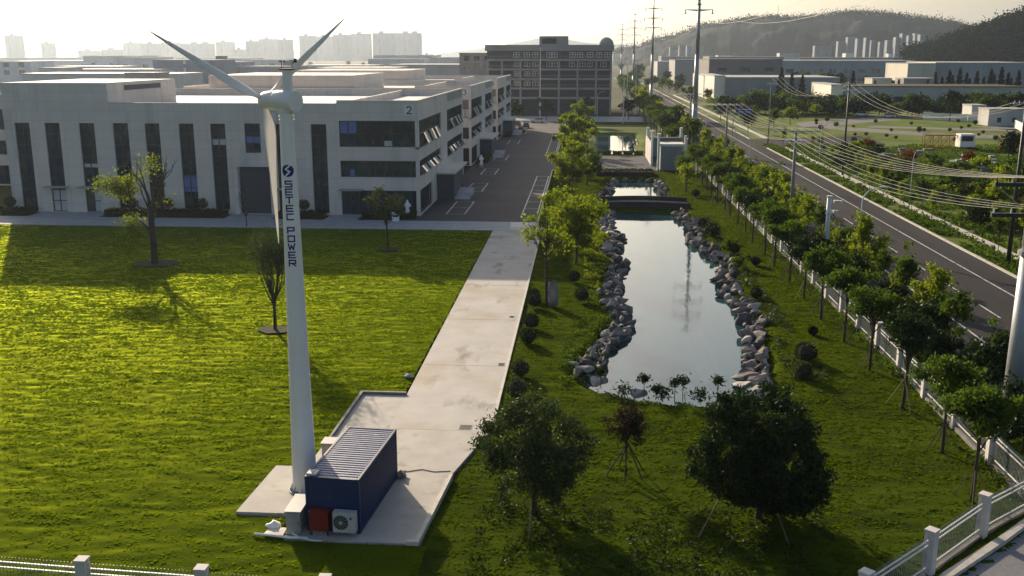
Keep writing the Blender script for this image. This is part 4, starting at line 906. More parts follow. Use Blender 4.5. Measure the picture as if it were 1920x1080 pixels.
rb = thing('equipment_box', 'red metal equipment box on the near end of the container, left of the air conditioner', 'box', (px_, py_, .28), CR)
q = MB(); q.box(-.42, .42, -.2, .22, 0, .86); q.build('body', M['red'], rb, absolute=False)
q = MB(); q.box(-.44, .44, -.23, .22, .863, .90); q.build('lid', M['red'], rb, absolute=False)
for x in (-.40, .36): q = MB(); q.box(x, x+.04, -.2, -.16, -.22, -.002); q.build('leg', M['black'], rb, absolute=False)
for i in range(6):
    q = MB(); x = -.2+.11*i; q.path([(px_+x, py_-.1, .28), (px_+x*1.05, py_-.18, .12), (px_+x*1.1-.05, py_-.30, .03), (px_+x*1.2-.1, py_-.5, .02)], .016, n=5)
    solo(q, 'drain_hose', M['kerb'], 'thin pale hose hanging below the red equipment box', 'hose', 'hoses below the red equipment box', base=(px_+x, py_-.3, .02))
def cabinet(name, label, x0, x1, y0, y1, z0, z1, m, doors=2):
    t = thing(name, label, 'cabinet', ((x0+x1)/2, (y0+y1)/2, z0)); q = MB(); q.box(x0, x1, y0, y1, z0+.08, z1); q.build('body', M[m], t)
    q = MB(); q.box(x0-.05, x1+.05, y0-.05, y1+.05, z1+.002, z1+.06); q.build('roof', M[m], t); q = MB(); q.box(x0+.03, x1-.03, y0+.03, y1-.03, z0, z0+.078); q.build('plinth', M['kerb_dark'], t)
    for k in range(doors):
        a = x0+(x1-x0)*k/doors+.02; c = x0+(x1-x0)*(k+1)/doors-.02; q = MB(); q.box(a, c, y0-.02, y0-.002, z0+.15, z1-.08); d_ = q.build('door', M[m], t)
        q = MB(); q.box(c-.08, c-.05, y0-.035, y0-.022, (z0+z1)/2, (z0+z1)/2+.16); q.build('handle', M['black'], d_)
    return t
cabinet('electrical_cabinet', 'pale cabinet with a sunlit top at the near left corner of the container', -12.62, -11.98, 38.9, 40.6, .0, 1.12, 'grey', 1)
cabinet('electrical_cabinet', 'wide grey cabinet standing between the turbine tower and the container', -12.95, -11.75, 46.3, 47.1, .05, 1.25, 'grey')
q = MB(); q.path([(-14.0, 38.75, .14), (-13.2, 38.62, .16), (-12.4, 38.55, .12), (-11.6, 38.62, .09)], .055, n=8); solo(q, 'drain_pipe', M['white'], 'long white pipe lying on the grass before the pale cabinet', 'pipe')
q = MB(); q.path([(-12.3, 38.75, .22), (-11.9, 38.5, .15), (-11.3, 38.35, .12), (-10.9, 38.3, .14)], .04, n=8); solo(q, 'cable_duct', M['polew'], 'short bent grey duct beside the white pipe', 'duct')
q = MB()
def blob(mb, c, r, seed=0, n1=8, n2=12, am=.25, mi=0):
    rr2 = random.Random(seed); ph = [rr2.uniform(0, 6) for _ in range(6)]
    vs = []
    for j in range(n1+1):
        th = PI*j/n1
        for i in range(n2):
            f = 2*PI*i/n2; d = 1+am*(math.sin(3*f+ph[0]+2*th)*.5+math.sin(5*th+ph[1])*.3+math.sin(2*f+4*th+ph[2])*.4)
            vs.append((c[0]+r[0]*d*math.sin(th)*math.cos(f), c[1]+r[1]*d*math.sin(th)*math.sin(f), c[2]+r[2]*d*math.cos(th)))
    mb.add(vs, [(j*n2+i, (j+1)*n2+i, (j+1)*n2+(i+1) % n2, j*n2+(i+1) % n2) for j in range(n1) for i in range(n2)], mi)
blob(q, (-13.35, 39.5, .16), (.32, .28, .2), 4); solo(q, 'white_sack', M['sign'], 'crumpled white sack on the grass left of the pale cabinet', 'sack', smooth=True)
q = MB(); q.add([(-13.6, 38.7, .10), (-12.7, 38.7, .12), (-12.7, 39.3, .16), (-13.5, 39.35, .12), (-13.6, 38.7, .14), (-12.7, 38.7, .16), (-12.7, 39.3, .2), (-13.5, 39.35, .16)], [(4, 5, 6, 7), (3, 2, 1, 0), (0, 1, 5, 4), (1, 2, 6, 5), (2, 3, 7, 6), (3, 0, 4, 7)]); solo(q, 'cover_slab', M['kerb'], 'flat grey slab on the grass under the white sack', 'slab')
def drain(x, y, s, lab, sy=None):
    sy = sy or s; t = thing('drain_cover', lab, 'drain cover', (x, y, .056)); q = MB(); q.box(x-s, x+s, y-sy, y+sy, .057, .066); q.build('cover', M['kerb_dark'], t)
    q = MB()
    for k in range(5): q.box(x-s*.8, x+s*.8, y-sy*.8+k*sy*.36, y-sy*.8+k*sy*.36+sy*.12, .0665, .075)
    q.build('grating', M['black'], t)
drain(-6.35, 52.2, .36, 'dark square drain cover on the apron, right of the container'); drain(-5.5, 76.4, .2, 'small dark gully grate on the far part of the path edge', .28); drain(-5.3, 63.9, .22, 'small dark gully grate on the near part of the path edge', .3)
q = MB(); q.path([(-8.6, 45.9, .07), (-7.9, 46.25, .07), (-7.2, 46.0, .07), (-6.4, 46.15, .07)], .018, n=6); solo(q, 'ground_cable', M['steel_dark'], 'thin dark cable lying across the apron right of the container', 'cable')
q = MB(); blob(q, (-8.75, 45.3, .18), (.28, .35, .2), 9, 5, 7, .3); solo(q, 'rubble_lump', M['rock'], 'small grey lump at the foot of the container far right corner', 'rubble')
q = MB(); blob(q, (-11.1, 60.8, .14), (.35, .3, .14), 2, 5, 7, .35); solo(q, 'rubble_lump', M['rock_pale'], 'pale lump of rubble on the lawn edge left of the path', 'rubble')
# ================================================================== FENCES
FP = {}
def fence(name_label, pts, post_pts, rz, grey=False, pick=True):
    c = pts[0]; t = thing('fence', name_label, 'fence', (c[0], c[1], 0))
    if 'post' not in FP:
        q = MB(); q.box(-.2, .2, -.2, .2, 0, 1.93); FP['post'] = q.build('post', M['fpost'], None); q = MB(); q.box(-.225, .225, -.225, .225, 1.932, 2.03); FP['cap'] = q.build('cap', M['fpost'], None)
        pm, cm = FP['post'].data, FP['cap'].data; bpy.data.objects.remove(FP['post']); bpy.data.objects.remove(FP['cap']); FP['post'], FP['cap'] = pm, cm
    for x, y in post_pts:
        o = link('post', FP['post'], t); o.location = (x-c[0], y-c[1], 0); o.rotation_euler = (0, 0, rz); link('cap', FP['cap'], o)
    for a, b_ in zip(pts[:-1], pts[1:]):
        p0 = Vector((*a, 0)); p1 = Vector((*b_, 0)); d = p1-p0; L = d.length-.42; ang = math.atan2(d.y, d.x); key = (round(L, 2), pick)
        h = L/2
        if key not in FP:
            q = MB(); q.box(-h, h, -.1, .1, -.1, .18); pl_ = q.build('plinth_wall', M['kerb_dark'], None); m1 = pl_.data; bpy.data.objects.remove(pl_)
            ms_ = [m1]
            for z in (1.62, 1.40, .42):
                q = MB(); q.box(-h, h, -.028, .028, z-.028, z+.028); o = q.build('rail', M['frail'], None); ms_.append(o.data); bpy.data.objects.remove(o)
            q = MB(); n = int(L/.14)
            for i in range(n):
                x = -h+.06+i*L/n; q.box(x-.009, x+.009, -.009, .009, .2, 1.84)
            o = q.build('pickets', M['pole'], None); ms_.append(o.data); bpy.data.objects.remove(o); FP[key] = ms_
        ms_ = FP[key]; m_ = (p0+p1)/2; top = link('plinth_wall', ms_[0], t); top.location = (m_.x-c[0], m_.y-c[1], 0); top.rotation_euler = (0, 0, ang)
        for r in ms_[1:4]: link('rail', r, top)
        if pick: link('pickets', ms_[4], top)['kind'] = 'stuff'
fy = [44.1]+[49.2+5.05*k for k in range(0, 25)]
fence('long white post and rail fence running beside the road from the slanted corner', [(20.95, y) for y in fy], [(20.95, y) for y in fy], 0)
fy2 = [208+5.05*k for k in range(26)]
fence('far stretch of white post fence beyond the gatehouse', [(20.95, y) for y in fy2], [(20.95, y) for y in fy2], 0, pick=False)
sp_ = [(10.55, 33.9), (14.05, 37.45), (17.45, 41.0)]
fence('slanted grey post fence with white pickets at the bottom right corner', [(7.1, 30.4)]+sp_+[(20.95, 44.1)], sp_, math.radians(46))
fp_ = [(-23.3, 33.1), (-18.5, 32.75), (-13.8, 32.45), (-9.1, 32.1)]
fence('front fence whose grey post tops and white rails show along the bottom edge', fp_, fp_, 0)
# ================================================================== POLES AND WIRES
def steelpole(x, y, label, R0=.62, ztop=39.5, arms=True):
    t = thing('steel_pylon', label, 'pylon pole', (x, y, 0), group='tall steel transmission poles along the road')
    zz = [0, 10.2, 20.5, 30.5, ztop]; r = [R0, R0*.84, R0*.66, R0*.46, R0*.25]
    for k in range(4):
        q = MB(); q.tube((0, 0, zz[k]), (0, 0, zz[k+1]-.002), r[k], r[k+1]*1.03, n=16); q.build('shaft', M['pole'], t, absolute=False, smooth=True)
    for k in range(1, 4): q = MB(); q.tube((0, 0, zz[k]-.12), (0, 0, zz[k]+.12), r[k]+.17, n=16); q.build('flange', M['pole'], t, absolute=False)
    for j, (z, hw_) in enumerate(((29.3, 2.9), (32.6, 3.2), (35.9, 2.9), (39.1, 1.4))):
        q = MB(); q.add([(-hw_, -.06, z+.18), (hw_, -.06, z+.18), (hw_, .06, z+.18), (-hw_, .06, z+.18), (-.2, -.12, z-.2), (.2, -.12, z-.2), (.2, .12, z-.2), (-.2, .12, z-.2), (-hw_, -.06, z+.08), (hw_, -.06, z+.08), (hw_, .06, z+.08), (-hw_, .06, z+.08)],
                        [(0, 1, 2, 3), (8, 4, 5, 9), (10, 6, 7, 11), (4, 7, 6, 5), (0, 8, 9, 1), (2, 10, 11, 3), (8, 11, 7, 4), (9, 5, 6, 10), (0, 3, 11, 8), (1, 9, 10, 2)]); am_ = q.build('crossarm', M['pole'], t, absolute=False)
        if j < 3:
            for s_ in (-1, 1):
                q = MB(); q.tube((s_*(hw_-.1), 0, z+.06), (s_*(hw_-.1), 0, z-.55), .10, n=8); q.tube((s_*(hw_-.1), 0, z-.56), (s_*(hw_-.1), 0, z-.75), .2, n=8); q.build('insulator', M['steel_dark'], am_, absolute=False)
    return t
PY = [53.3, 219, 365, 503, 674]
PN = ['very thick grey steel pole cut by the right edge of the photo', 'tall grey steel pole rising out of the top edge, with one thin crossarm', 'tall dark steel pole with three insulator crossarms against the sky', 'thin tall pole left of the one with three crossarms', 'farthest thin tall pole, just right of the six storey block']
for y, l in zip(PY, PN):
    t = steelpole(23.6, y, l)
    if y < 60:
        for z, hw_ in ((12.2, 2.3), (13.8, 2.3)):
            q = MB(); q.box(-hw_, hw_, -.1, .1, z-.1, z+.1); a_ = q.build('crossarm', M['steel_dark'], t, absolute=False)
            for k in range(6):
                q = MB(); xx = -hw_+.12+k*(2*hw_-.24)/5; q.tube((xx, 0, z+.102), (xx, 0, z+.34), .06, .03, n=8); q.build('insulator', M['white'] if z < 13 else M['steel_dark'], a_, absolute=False)
        for s_ in (-1, 1): q = MB(); q.tube((s_*2.1, .12, 13.7), (s_*.35, .3, 12.3), .025, n=5); q.build('stay_rod', M['cable'], t, absolute=False)
def woodpole(x, y, h, label, m='polec', arms=((-.3, 1.9),), r=.19, group='street power poles'):
    t = thing('power_pole', label, 'power pole', (x, y, 0), group=group); q = MB(); q.tube((0, 0, 0), (0, 0, h), r, r*.6, n=12); q.build('shaft', M[m], t, absolute=False, smooth=True)
    for dz, hw_ in arms:
        q = MB(); q.box(-hw_, hw_, -.06, .06, h+dz-.06, h+dz+.06); a_ = q.build('crossarm', M['pole'], t, absolute=False)
        for k in range(6):
            q = MB(); xx = -hw_+.1+k*(2*hw_-.2)/5; q.tube((xx, 0, h+dz+.062), (xx, 0, h+dz+.28), .05, .03, n=6); q.build('insulator', M['white'], a_, absolute=False)
    return t
woodpole(24.25, 117.5, 11.9, 'grey concrete pole with crossarms nearest behind the fence trees', arms=((-.15, 2.6), (-1.3, 1.2)), r=.24)
woodpole(24.2, 174, 12.1, 'concrete pole left of the blue road sign', arms=((-.2, 2.6),), r=.22)
woodpole(24.2, 235, 11.6, 'concrete pole beyond the second street pole', arms=((-.2, 2.4),), r=.2)
woodpole(44.3, 174.5, 15.9, 'dark thin pole standing in the field right of the road', 'steel_dark', ((-.5, 1.3), (-1.6, 1.0)), r=.19)
woodpole(41.8, 99.3, 16.2, 'dark pole near the right edge across the road', 'steel_dark', ((-.4, 1.2),), r=.22)
woodpole(42.6, 236.9, 14, 'thin pole on the road shoulder beyond the side road', 'polec', ((-.4, .9),), r=.16)
for x, y, h in ((-14.5, 330, 22), (11.6, 305, 13), (13.6, 330, 16), (17.5, 352, 18)):
    t = thing('mast', {22: 'thin pale mast in front of the six storey block', 13: 'short mast right of the six storey block', 16: 'mast with a small head among the trees right of the block', 18: 'slim mast beside the road trees beyond the far lawn'}[h], 'mast', (x, y, 0)); q = MB(); q.tube((0, 0, 0), (0, 0, h), .16, .09, n=8); q.build('shaft', M['polew'], t, absolute=False); q = MB(); q.box(-.35, .35, -.1, .1, h+.002, h+.35); q.build('head', M['polew'], t, absolute=False)
def lamp(x, y, h, label, side=1, arm=2.0, r=.09):
    t = thing('street_lamp', label, 'street lamp', (x, y, 0), group='street lamps along the road'); q = MB()
    pts = [(0, 0, 0), (0, 0, h*.5), (0, 0, h*.86)]+[(side*arm*(1-math.cos(a)), 0, h*.86+h*.14*math.sin(a)) for a in (.3, .6, .9, 1.2, 1.45)]
    q.path(pts, [r, r*.8, r*.7, r*.6, r*.55, r*.5, r*.45, r*.4], n=8); q.build('post', M['polew'], t, absolute=False, smooth=True)
    q = MB(); xx = side*arm*.88; q.box(min(xx, xx+side*.6), max(xx, xx+side*.6), -.12, .12, h-.05, h+.06); q.build('lamp_head', M['polew'], t, absolute=False)
lamp(24.4, 88.7, 9.1, 'white curved street lamp beyond the fence trees, nearest one', 1, 1.6); lamp(24.4, 150, 9.3, 'curved street lamp beside the grey concrete pole', -1, 2.2)
lamp(42.6, 133, 8.2, 'thin lamp post on the far side of the road, nearest', 1, .5, .07); lamp(42.6, 185, 8.2, 'thin lamp post on the far side of the road, before the side road', 1, .5, .07); lamp(24.4, 205, 9.3, 'curved street lamp near the gatehouse', 1, 2)
lamp(4, 318, 9, 'curved lamp before the six storey block right corner', 1, 2.0)
t = thing('camera_post', 'short white post with camera boxes between the fence and the road', 'camera post', (24.3, 100, 0)); q = MB(); q.tube((0, 0, 0), (0, 0, 6.6), .24, .22, n=16); q.build('post', M['polew'], t, absolute=False, smooth=True)
q = MB(); q.tube((0, 0, 6.602), (0, 0, 6.75), .27, n=16); q.tube((0, 0, 4.9), (0, 0, 5.05), .30, n=16); q.build('collar', M['polew'], t, absolute=False)
for i, (dx, dz) in enumerate(((.65, 6.2), (1.0, 6.15), (.65, 5.2))): q = MB(); q.box(dx-.22, dx+.22, -.35, .15, dz-.12, dz+.12); q.tube((.2, 0, dz), (dx-.2, 0, dz), .04, n=6); q.build('camera', M['polew'], t, absolute=False)
# road sign
t = thing('road_sign', 'blue rectangular road sign seen among the roadside trees', 'road sign', (38, 262, 0)); q = MB(); q.tube((0, 0, 0), (0, 0, 6.6), .13, n=10); q.tube((0, 0, 6.2), (3.3, 0, 6.2), .09, n=8); q.build('post', M['pole'], t, absolute=False)
q = MB(); q.box(.6, 4.7, -.12, -.06, 5.4, 7.1); q.build('sign_panel', mat('sign_blue', (.012, .035, .20), .5), t, absolute=False)
q = MB()
for (a, c, z) in ((1.0, 4.4, 6.6), (1.0, 2.5, 5.9), (2.9, 4.3, 5.9)): q.box(a, c, -.13, -.122, z, z+.10)
q.build('sign_marks', M['sign'], t, absolute=False)
# cables
def cable(pts, sag, r, label, group, m='cable'):
    q = MB(); P_ = []
    for (a, c) in zip(pts[:-1], pts[1:]):
        a = Vector(a); c = Vector(c); n_ = 14
        for k in range(n_):
            t_ = k/n_; p = a.lerp(c, t_); p.z -= sag*4*t_*(1-t_)*((c-a).length/60)**2; P_.append(p)
    P_.append(Vector(pts[-1])); q.path(P_, r, n=4); return solo(q, 'power_cable', M[m], label, 'power cable', group, base=tuple(pts[0]))
for k in range(6):
    o = (k-2.5)/2.5
    cable([(23.6+o*2.2, 53.3, 14.15), (24.25+o*2.5, 117.5, 12.05), (24.2+o*2.5, 174, 12.2), (24.2+o*2.3, 235, 11.7), (24.0+o*2.3, 300, 11.5)], 1.1, .019, 'pale power cable of the upper bundle sagging along the road', 'upper cables between the street poles')
for k in range(4):
    o = (k-1.5)/1.5
    cable([(23.6+o*2.0, 53.3, 12.55), (24.25+o*1.1, 117.5, 10.8), (24.2+o*1.1, 174, 10.4), (24.2+o, 235, 10.2)], 1.3, .018, 'pale power cable of the lower bundle sagging along the road', 'lower cables between the street poles')
for o in (-1.2, 0, 1.2):
    cable([(41.8+o, 99.3, 15.9), (44.3+o, 174.5, 15.5), (46+o, 250, 15)], 2.0, .022, 'thin cable between the dark poles across the road', 'cables between the dark poles')
    cable([(41.8+o, 99.3, 15.9), (78+o, 130, 17)], 1.0, .022, 'thin cable running right from the dark pole at the right edge', 'cables leaving the dark pole')
for o in (-3, 3):
    for z in (29.0-.2, 32.0, 35.2):
        cable([(23.6+o, 53.3, z), (23.6+o, 219, z), (23.6+o, 365, z), (23.6+o, 503, z), (23.6+o, 674, z)], .55, .022, 'long high cable strung between the tall steel poles', 'high cables between the steel poles', 'pole')
# ================================================================== GATEHOUSE, BRIDGE
t = thing('gatehouse', 'small grey gatehouse with white trimmed gate walls at the courtyard beyond the pond', 'gatehouse', (15.5, 182, 0))
q = MB(); q.box(13.7, 17.6, 180.6, 184.6, 0, 4.3); q.build('cabin', tint('gatehouse', (.26, .29, .29)), t)
q = MB(); q.box(13.5, 17.8, 180.4, 184.8, 4.303, 4.75); q.build('roof', M['roofw'], t)
for x, y in ((13.3, 180.3), (12.6, 187.5)):
    q = MB(); q.box(x-.18, x+.18, y, y+.8, 0, 6.3); q.box(x-.3, x+.3, y-.05, y+.85, 6.303, 6.6); q.build('gate_pillar', M['white'], t)
q = MB(); q.box(12.5, 12.72, 188.4, 206, 0, 4.2); q.build('side_wall', M['fpost'], t)
q = MB(); q.box(12.8, 19.8, 205.6, 205.9, 0, 3.6); q.box(12.75, 19.85, 205.4, 206.1, 3.603, 3.9); q.build('back_wall', tint('gatehouse', (.26, .29, .29)), t)
for x in (12.9, 19.6): q = MB(); q.box(x-.25, x+.25, 205.3, 206.2, 3.903, 5.9); q.build('gate_pillar', M['white'], t)
q = MB(); q.box(17.9, 18.3, 180.9, 181.4, 0, 6.2); q.build('gate_pillar', M['white'], t)
q = MB(); q.box(14.3, 16.6, 196, 200, .0, 1.6); q.build('gate_motor_box', M['black'], t)
t = thing('stone_bridge', 'dark low stone bridge between the long pond and the upper pond', 'bridge', (8, 138.5, 0)); q = MB()
nx = 16; xs_ = np.linspace(1.8, 14.6, nx+1)
top = [(x, .02+.22*math.sin(PI*(x-1.8)/12.8)) for x in xs_]; bot = [(x, -.9+(.05*math.sin(PI*(x-4.2)/8) if 4.2 < x < 12.2 else 0)) for x in xs_]
for yy in (135.6, 141.6):
    vs = [(x, yy, z) for x, z in bot]+[(x, yy, z) for x, z in top]; fs = [(i, i+1, nx+2+i, nx+1+i) for i in range(nx)]
    q.add(vs, fs if yy < 137 else [f[::-1] for f in fs])
q.add([(x, y_, z) for y_ in (135.6, 141.6) for x, z in bot], [(nx+1+i, nx+2+i, i+1, i) for i in range(nx)])
q.build('arch', M['darkstone'], t)
q = MB(); q.add([(x, y_, z+.004) for y_ in (135.6, 141.6) for x, z in top], [(i, i+1, nx+2+i, nx+1+i) for i in range(nx)]); q.build('deck', M['kerb_dark'], t)
for yy in (135.65, 141.3):
    q = MB(); q.add([(x, yy+d, z+h_) for d, h_ in ((0, .01), (.2, .01), (.2, .6), (0, .6)) for x, z in top], [(j*(nx+1)+i, j*(nx+1)+i+1, ((j+1) % 4)*(nx+1)+i+1, ((j+1) % 4)*(nx+1)+i) for j in range(4) for i in range(nx)]); q.build('parapet', M['darkstone'], t)
# banks of the causeway
# ================================================================== ROCKS
def rockmesh(seed, m):
    r = random.Random(seed); bm = bmesh.new(); bmesh.ops.create_icosphere(bm, subdivisions=2, radius=.5)
    pl = [(Vector((r.uniform(-1, 1), r.uniform(-1, 1), r.uniform(-.4, 1))).normalized(), r.uniform(.15, .40)) for _ in range(10)]
    for v in bm.verts:
        for n_, d_ in pl:
            k = v.co.dot(n_)-d_
            if k > 0: v.co -= n_*k
        v.co += Vector((r.uniform(-1, 1), r.uniform(-1, 1), r.uniform(-1, 1)))*.03
        v.co.z = max(v.co.z, -.25)
    me = bpy.data.meshes.new('rock'); bm.to_mesh(me); bm.free(); me.materials.append(m); return me
RM = [rockmesh(100+i, M['rock_dark' if i % 3 == 1 else 'rock']) for i in range(9)]+[rockmesh(200+i, M['rock_pale']) for i in range(3)]
rk = random.Random(77); NR = 0
def rock(x, y, z, s, label, group, pale=.12):
    global NR
    me = RM[9+rk.randrange(3)] if rk.random() < pale else RM[rk.randrange(9)]
    o = link('rock', me); o.location = (x, y, z); o.rotation_euler = (rk.uniform(-.25, .25), rk.uniform(-.25, .25), rk.uniform(0, 6.3)); o.scale = (s*rk.uniform(.9, 1.7), s*rk.uniform(.6, 1.0), s*rk.uniform(.5, 1.1))
    NR += 1; return tag(o, label, 'rock', group)
def edge_rocks(poly, side_fn, step, rows, zone):
    n = len(poly)
    for k in range(n-1):
        a = Vector(poly[k]); c = Vector(poly[k+1]); d = c-a; L = d.length; t_ = d.normalized(); nn = Vector((t_.y, -t_.x)); m_ = (a+c)/2+nn*.3
        if inpoly(np.array([m_.x]), np.array([m_.y]), poly_full)[0]: nn = -nn
        for i in range(max(1, round(L/step))):
            p = a+d*((i+rk.random()*.7)/max(1, round(L/step)))
            for j in range(rows(p)):
                s = rk.choice((rk.uniform(.65, 1.1), rk.uniform(.9, 1.75))); q_ = p+nn*(j*.95+rk.uniform(-.25, .4))
                lab, g = zone(p, j, s); rock(q_.x, q_.y, -.30+j*.22+rk.uniform(0, .15), s, lab, g, .12 if q_.x > 5 else .1)
poly_full = POND
def z1(p, j, s):
    sd_ = 'left' if p.x < 7.5 else 'right'; far_ = 'near the bridge' if p.y > 108 else 'along the middle' if p.y > 80 else 'at the near end'
    return '%s grey rock in the %s bank edging of the long pond, %s' % ('waterline' if j == 0 else 'upper', sd_, far_), '%s rocks on the %s bank of the long pond %s' % ('waterline' if j == 0 else 'upper', sd_, far_)
left = [p for p in POND if p[0] < 6 and p[1] > 60.7]; right = [p for p in POND if p[0] > 9.8 and p[1] > 59.5]
edge_rocks([(p[0], p[1]) for p in left], None, 1.0, lambda p: 2, z1)
edge_rocks([(p[0], p[1]) for p in right], None, 1.0, lambda p: 2, z1)
poly_full = POND2
edge_rocks(POND2[:4], None, 1.7, lambda p: 2, lambda p, j, s: ('dark rock on the left bank of the upper pond beyond the bridge', 'rocks on the left bank of the upper pond'))
edge_rocks(POND2[5:10], None, 1.5, lambda p: 2, lambda p, j, s: ('grey rock on the right bank of the upper pond beyond the bridge', 'rocks on the right bank of the upper pond'))
edge_rocks(POND2[3:6], None, 1.7, lambda p: 1, lambda p, j, s: ('rock on the far bank of the upper pond, before the courtyard', 'rocks on the far bank of the upper pond'))
poly_full = POND3
edge_rocks(POND3[5:11], None, 4.2, lambda p: 1, lambda p, j, s: ('dark rock on the right bank of the farthest pond', 'rocks on the right bank of the farthest pond'))
for x, y, s, lab in ((1.2, 60.9, 1.5, 'flat pale rock at the near left corner of the long pond'), (3.6, 58.6, 1.4, 'low pale rock on the near shore beside the left saplings'), (.3, 63.3, 1.5, 'big pale flat topped rock on the near left bank'), (-.5, 64.4, .9, 'small white rock left of the big flat topped rock'), (10.8, 58.9, 1.8, 'biggest grey boulder at the near right corner of the pond')):
    rock(x, y, .1, s, lab, None, .9); o_ = [o for o in C.objects if o.name.startswith('rock')][-1]; o_.rotation_euler = (0, 0, .3*s); o_.scale = (s*1.25, s*.85, s*.6)
print('ROCKS', NR)
# standing scholar stone
q = MB(); blob(q, (-2.35, 80.3, 1.0), (.48, .38, 1.15), 12, 12, 12, .16); solo(q, 'standing_stone', M['rock'], 'upright grey standing stone on the grass between ball shrubs', 'stone', base=(-2.35, 80.3, 0))
# statues
def statue(x, y, lab):
    t = thing('statue', lab, 'statue', (x, y, 0)); q = MB(); q.box(-.35, .35, -.35, .35, 0, .5); q.build('pedestal', M['pave'], t, absolute=False)
    q = MB(); q.path([(0, 0, .502), (0, 0, .9), (.03, 0, 1.3), (-.02, 0, 1.7), (.02, 0, 1.95), (0, 0, 2.05), (-.03, 0, 2.2), (-.02, 0, 2.35)], [.36, .30, .26, .32, .22, .11, .19, .06], n=14)
    q.path([(.2, 0, 1.9), (.42, -.1, 1.6), (.22, -.3, 1.45)], [.1, .09, .06], n=8); q.path([(-.22, 0, 1.9), (-.36, -.08, 1.55), (-.15, -.28, 1.4)], [.1, .09, .06], n=8); q.build('figure', M['white'], t, absolute=False, smooth=True)
statue(-22.3, 124.6, 'white standing statue on a pedestal before the nearest factory corner'); statue(-18.8, 183.0, 'white standing statue at the corner of the middle factory')
t = thing('litter_bin', 'small white litter bin on the pavement before the nearest factory', 'litter bin', (-23.3, 121.7, .07)); q = MB(); q.box(-.42, .42, -.22, .22, .0, 1.0); q.build('body', M['white'], t, absolute=False); q = MB(); q.box(-.36, .36, -.235, -.222, .55, .8); q.build('opening', M['black'], t, absolute=False); q = MB(); q.box(-.5, .5, -.3, .3, 1.003, 1.1); q.build('lid', M['white'], t, absolute=False)
# cars
def car(x, y, rz, lab, col, L=4.5, group=None):
    m = mat('car_paint', col, .3, None, 1, spec=.6, coat=.6); t = thing('parked_car', lab, 'car', (x, y, .05), rz, group)
    prof = [(-.5*L, .35), (-.5*L, .75), (-.44*L, .92), (-.30*L, .98), (.22*L, .98), (.40*L, .85), (.5*L, .68), (.5*L, .35)]
    def loft(pr, w0, w1, z1_):
        q = MB(); n_ = len(pr); f = lambda z: w0+(w1-w0)*max(0, (z-.7)/(z1_-.7)) if z > .7 else w0
        vs = [(-f(z), a, z) for a, z in pr]+[(f(z), a, z) for a, z in pr]; q.add(vs, [tuple(range(n_)), tuple(range(2*n_-1, n_-1, -1))]+[(i, n_+i, n_+(i+1) % n_, (i+1) % n_) for i in range(n_)]); return q
    loft(prof, .88, .84, 1.0).build('body', m, t, absolute=False)
    loft([(-.36*L, .97), (-.26*L, 1.38), (.06*L, 1.42), (.24*L, .97)], .82, .62, 1.42).build('cabin_glass', M['glass'], t, absolute=False)
    q = MB(); q.box(-.62, .62, -.25*L, .05*L, 1.405, 1.45); q.build('roof', m, t, absolute=False)
    for sx in (-1, 1):
        for sy in (-.31, .31):
            q = MB(); q.tube((sx*.70, sy*L, .33), (sx*.90, sy*L, .33), .33, n=16); w0 = q.build('wheel', M['black'], t, absolute=False); q = MB(); q.tube((sx*.902, sy*L, .33), (sx*.912, sy*L, .33), .2, n=12); q.build('rim', M['grey'], w0, absolute=False)
        q = MB(); q.box(sx*.62-.16, sx*.62+.16, -.503*L, -.497*L, .68, .82); q.build('tail_light', M['red'], t, absolute=False)
        q = MB(); q.box(sx*.62-.16, sx*.62+.16, .492*L, .505*L, .60, .70); q.build('headlight', M['white'], t, absolute=False)
car(-6.9, 246, .02, 'black car parked in the right bays of the car park', (.02, .02, .025)); car(-16.4, 284, .03, 'dark blue car parked by the farthest factory', (.02, .03, .06)); car(-16.8, 268, 0, 'dark car in the left bays beside the farthest factory', (.03, .03, .035)); car(-14.2, 306, 1.5, 'pale car parked crosswise at the end of the car park', (.5, .5, .52)); car(-19.4, 292, 0, 'black car at the corner of the farthest factory', (.02, .02, .02))
car(92.5, 346, 1.4, 'white car on the left at the field edge beyond the road', (.62, .62, .62)); car(99, 338, 1.5, 'silver car right of the white car at the field edge', (.42, .44, .46)); car(33.5, 330, 0, 'dark car far away on the road', (.05, .05, .06))
# white boundary wall segments right
wp = [(96, 330), (101, 322), (105, 314), (108.5, 304), (110.5, 297)]
for i, (a, c) in enumerate(zip([(107.5, 330), (113, 326), (118.5, 322), (124, 318), (122, 296), (119.5, 287), (117, 278), (114.5, 269), (112, 260), (109.5, 251), (107, 243)], [(112.9, 326.1), (118.4, 322.1), (123.9, 318.1), (129.3, 314), (119.6, 287.2), (117.1, 278.2), (114.6, 269.2), (112.1, 260.2), (109.6, 251.2), (107.1, 243.2), (104.6, 235)])):
    d = Vector((c[0]-a[0], c[1]-a[1], 0)); q = MB(); nn = Vector((-d.y, d.x, 0)).normalized()*.12; A = Vector((*a, 0)); Cc = Vector((*c, 0)); q.poly([(A-nn)[:2], (Cc-nn)[:2], (Cc+nn)[:2], (A+nn)[:2]], 0, 2.2); solo(q, 'boundary_wall', M['white'], 'white boundary wall section right of the field%s' % (', in the far group' if i < 4 else ', in the near row'), 'wall', 'white boundary wall sections %s' % ('far' if i < 4 else 'near'))
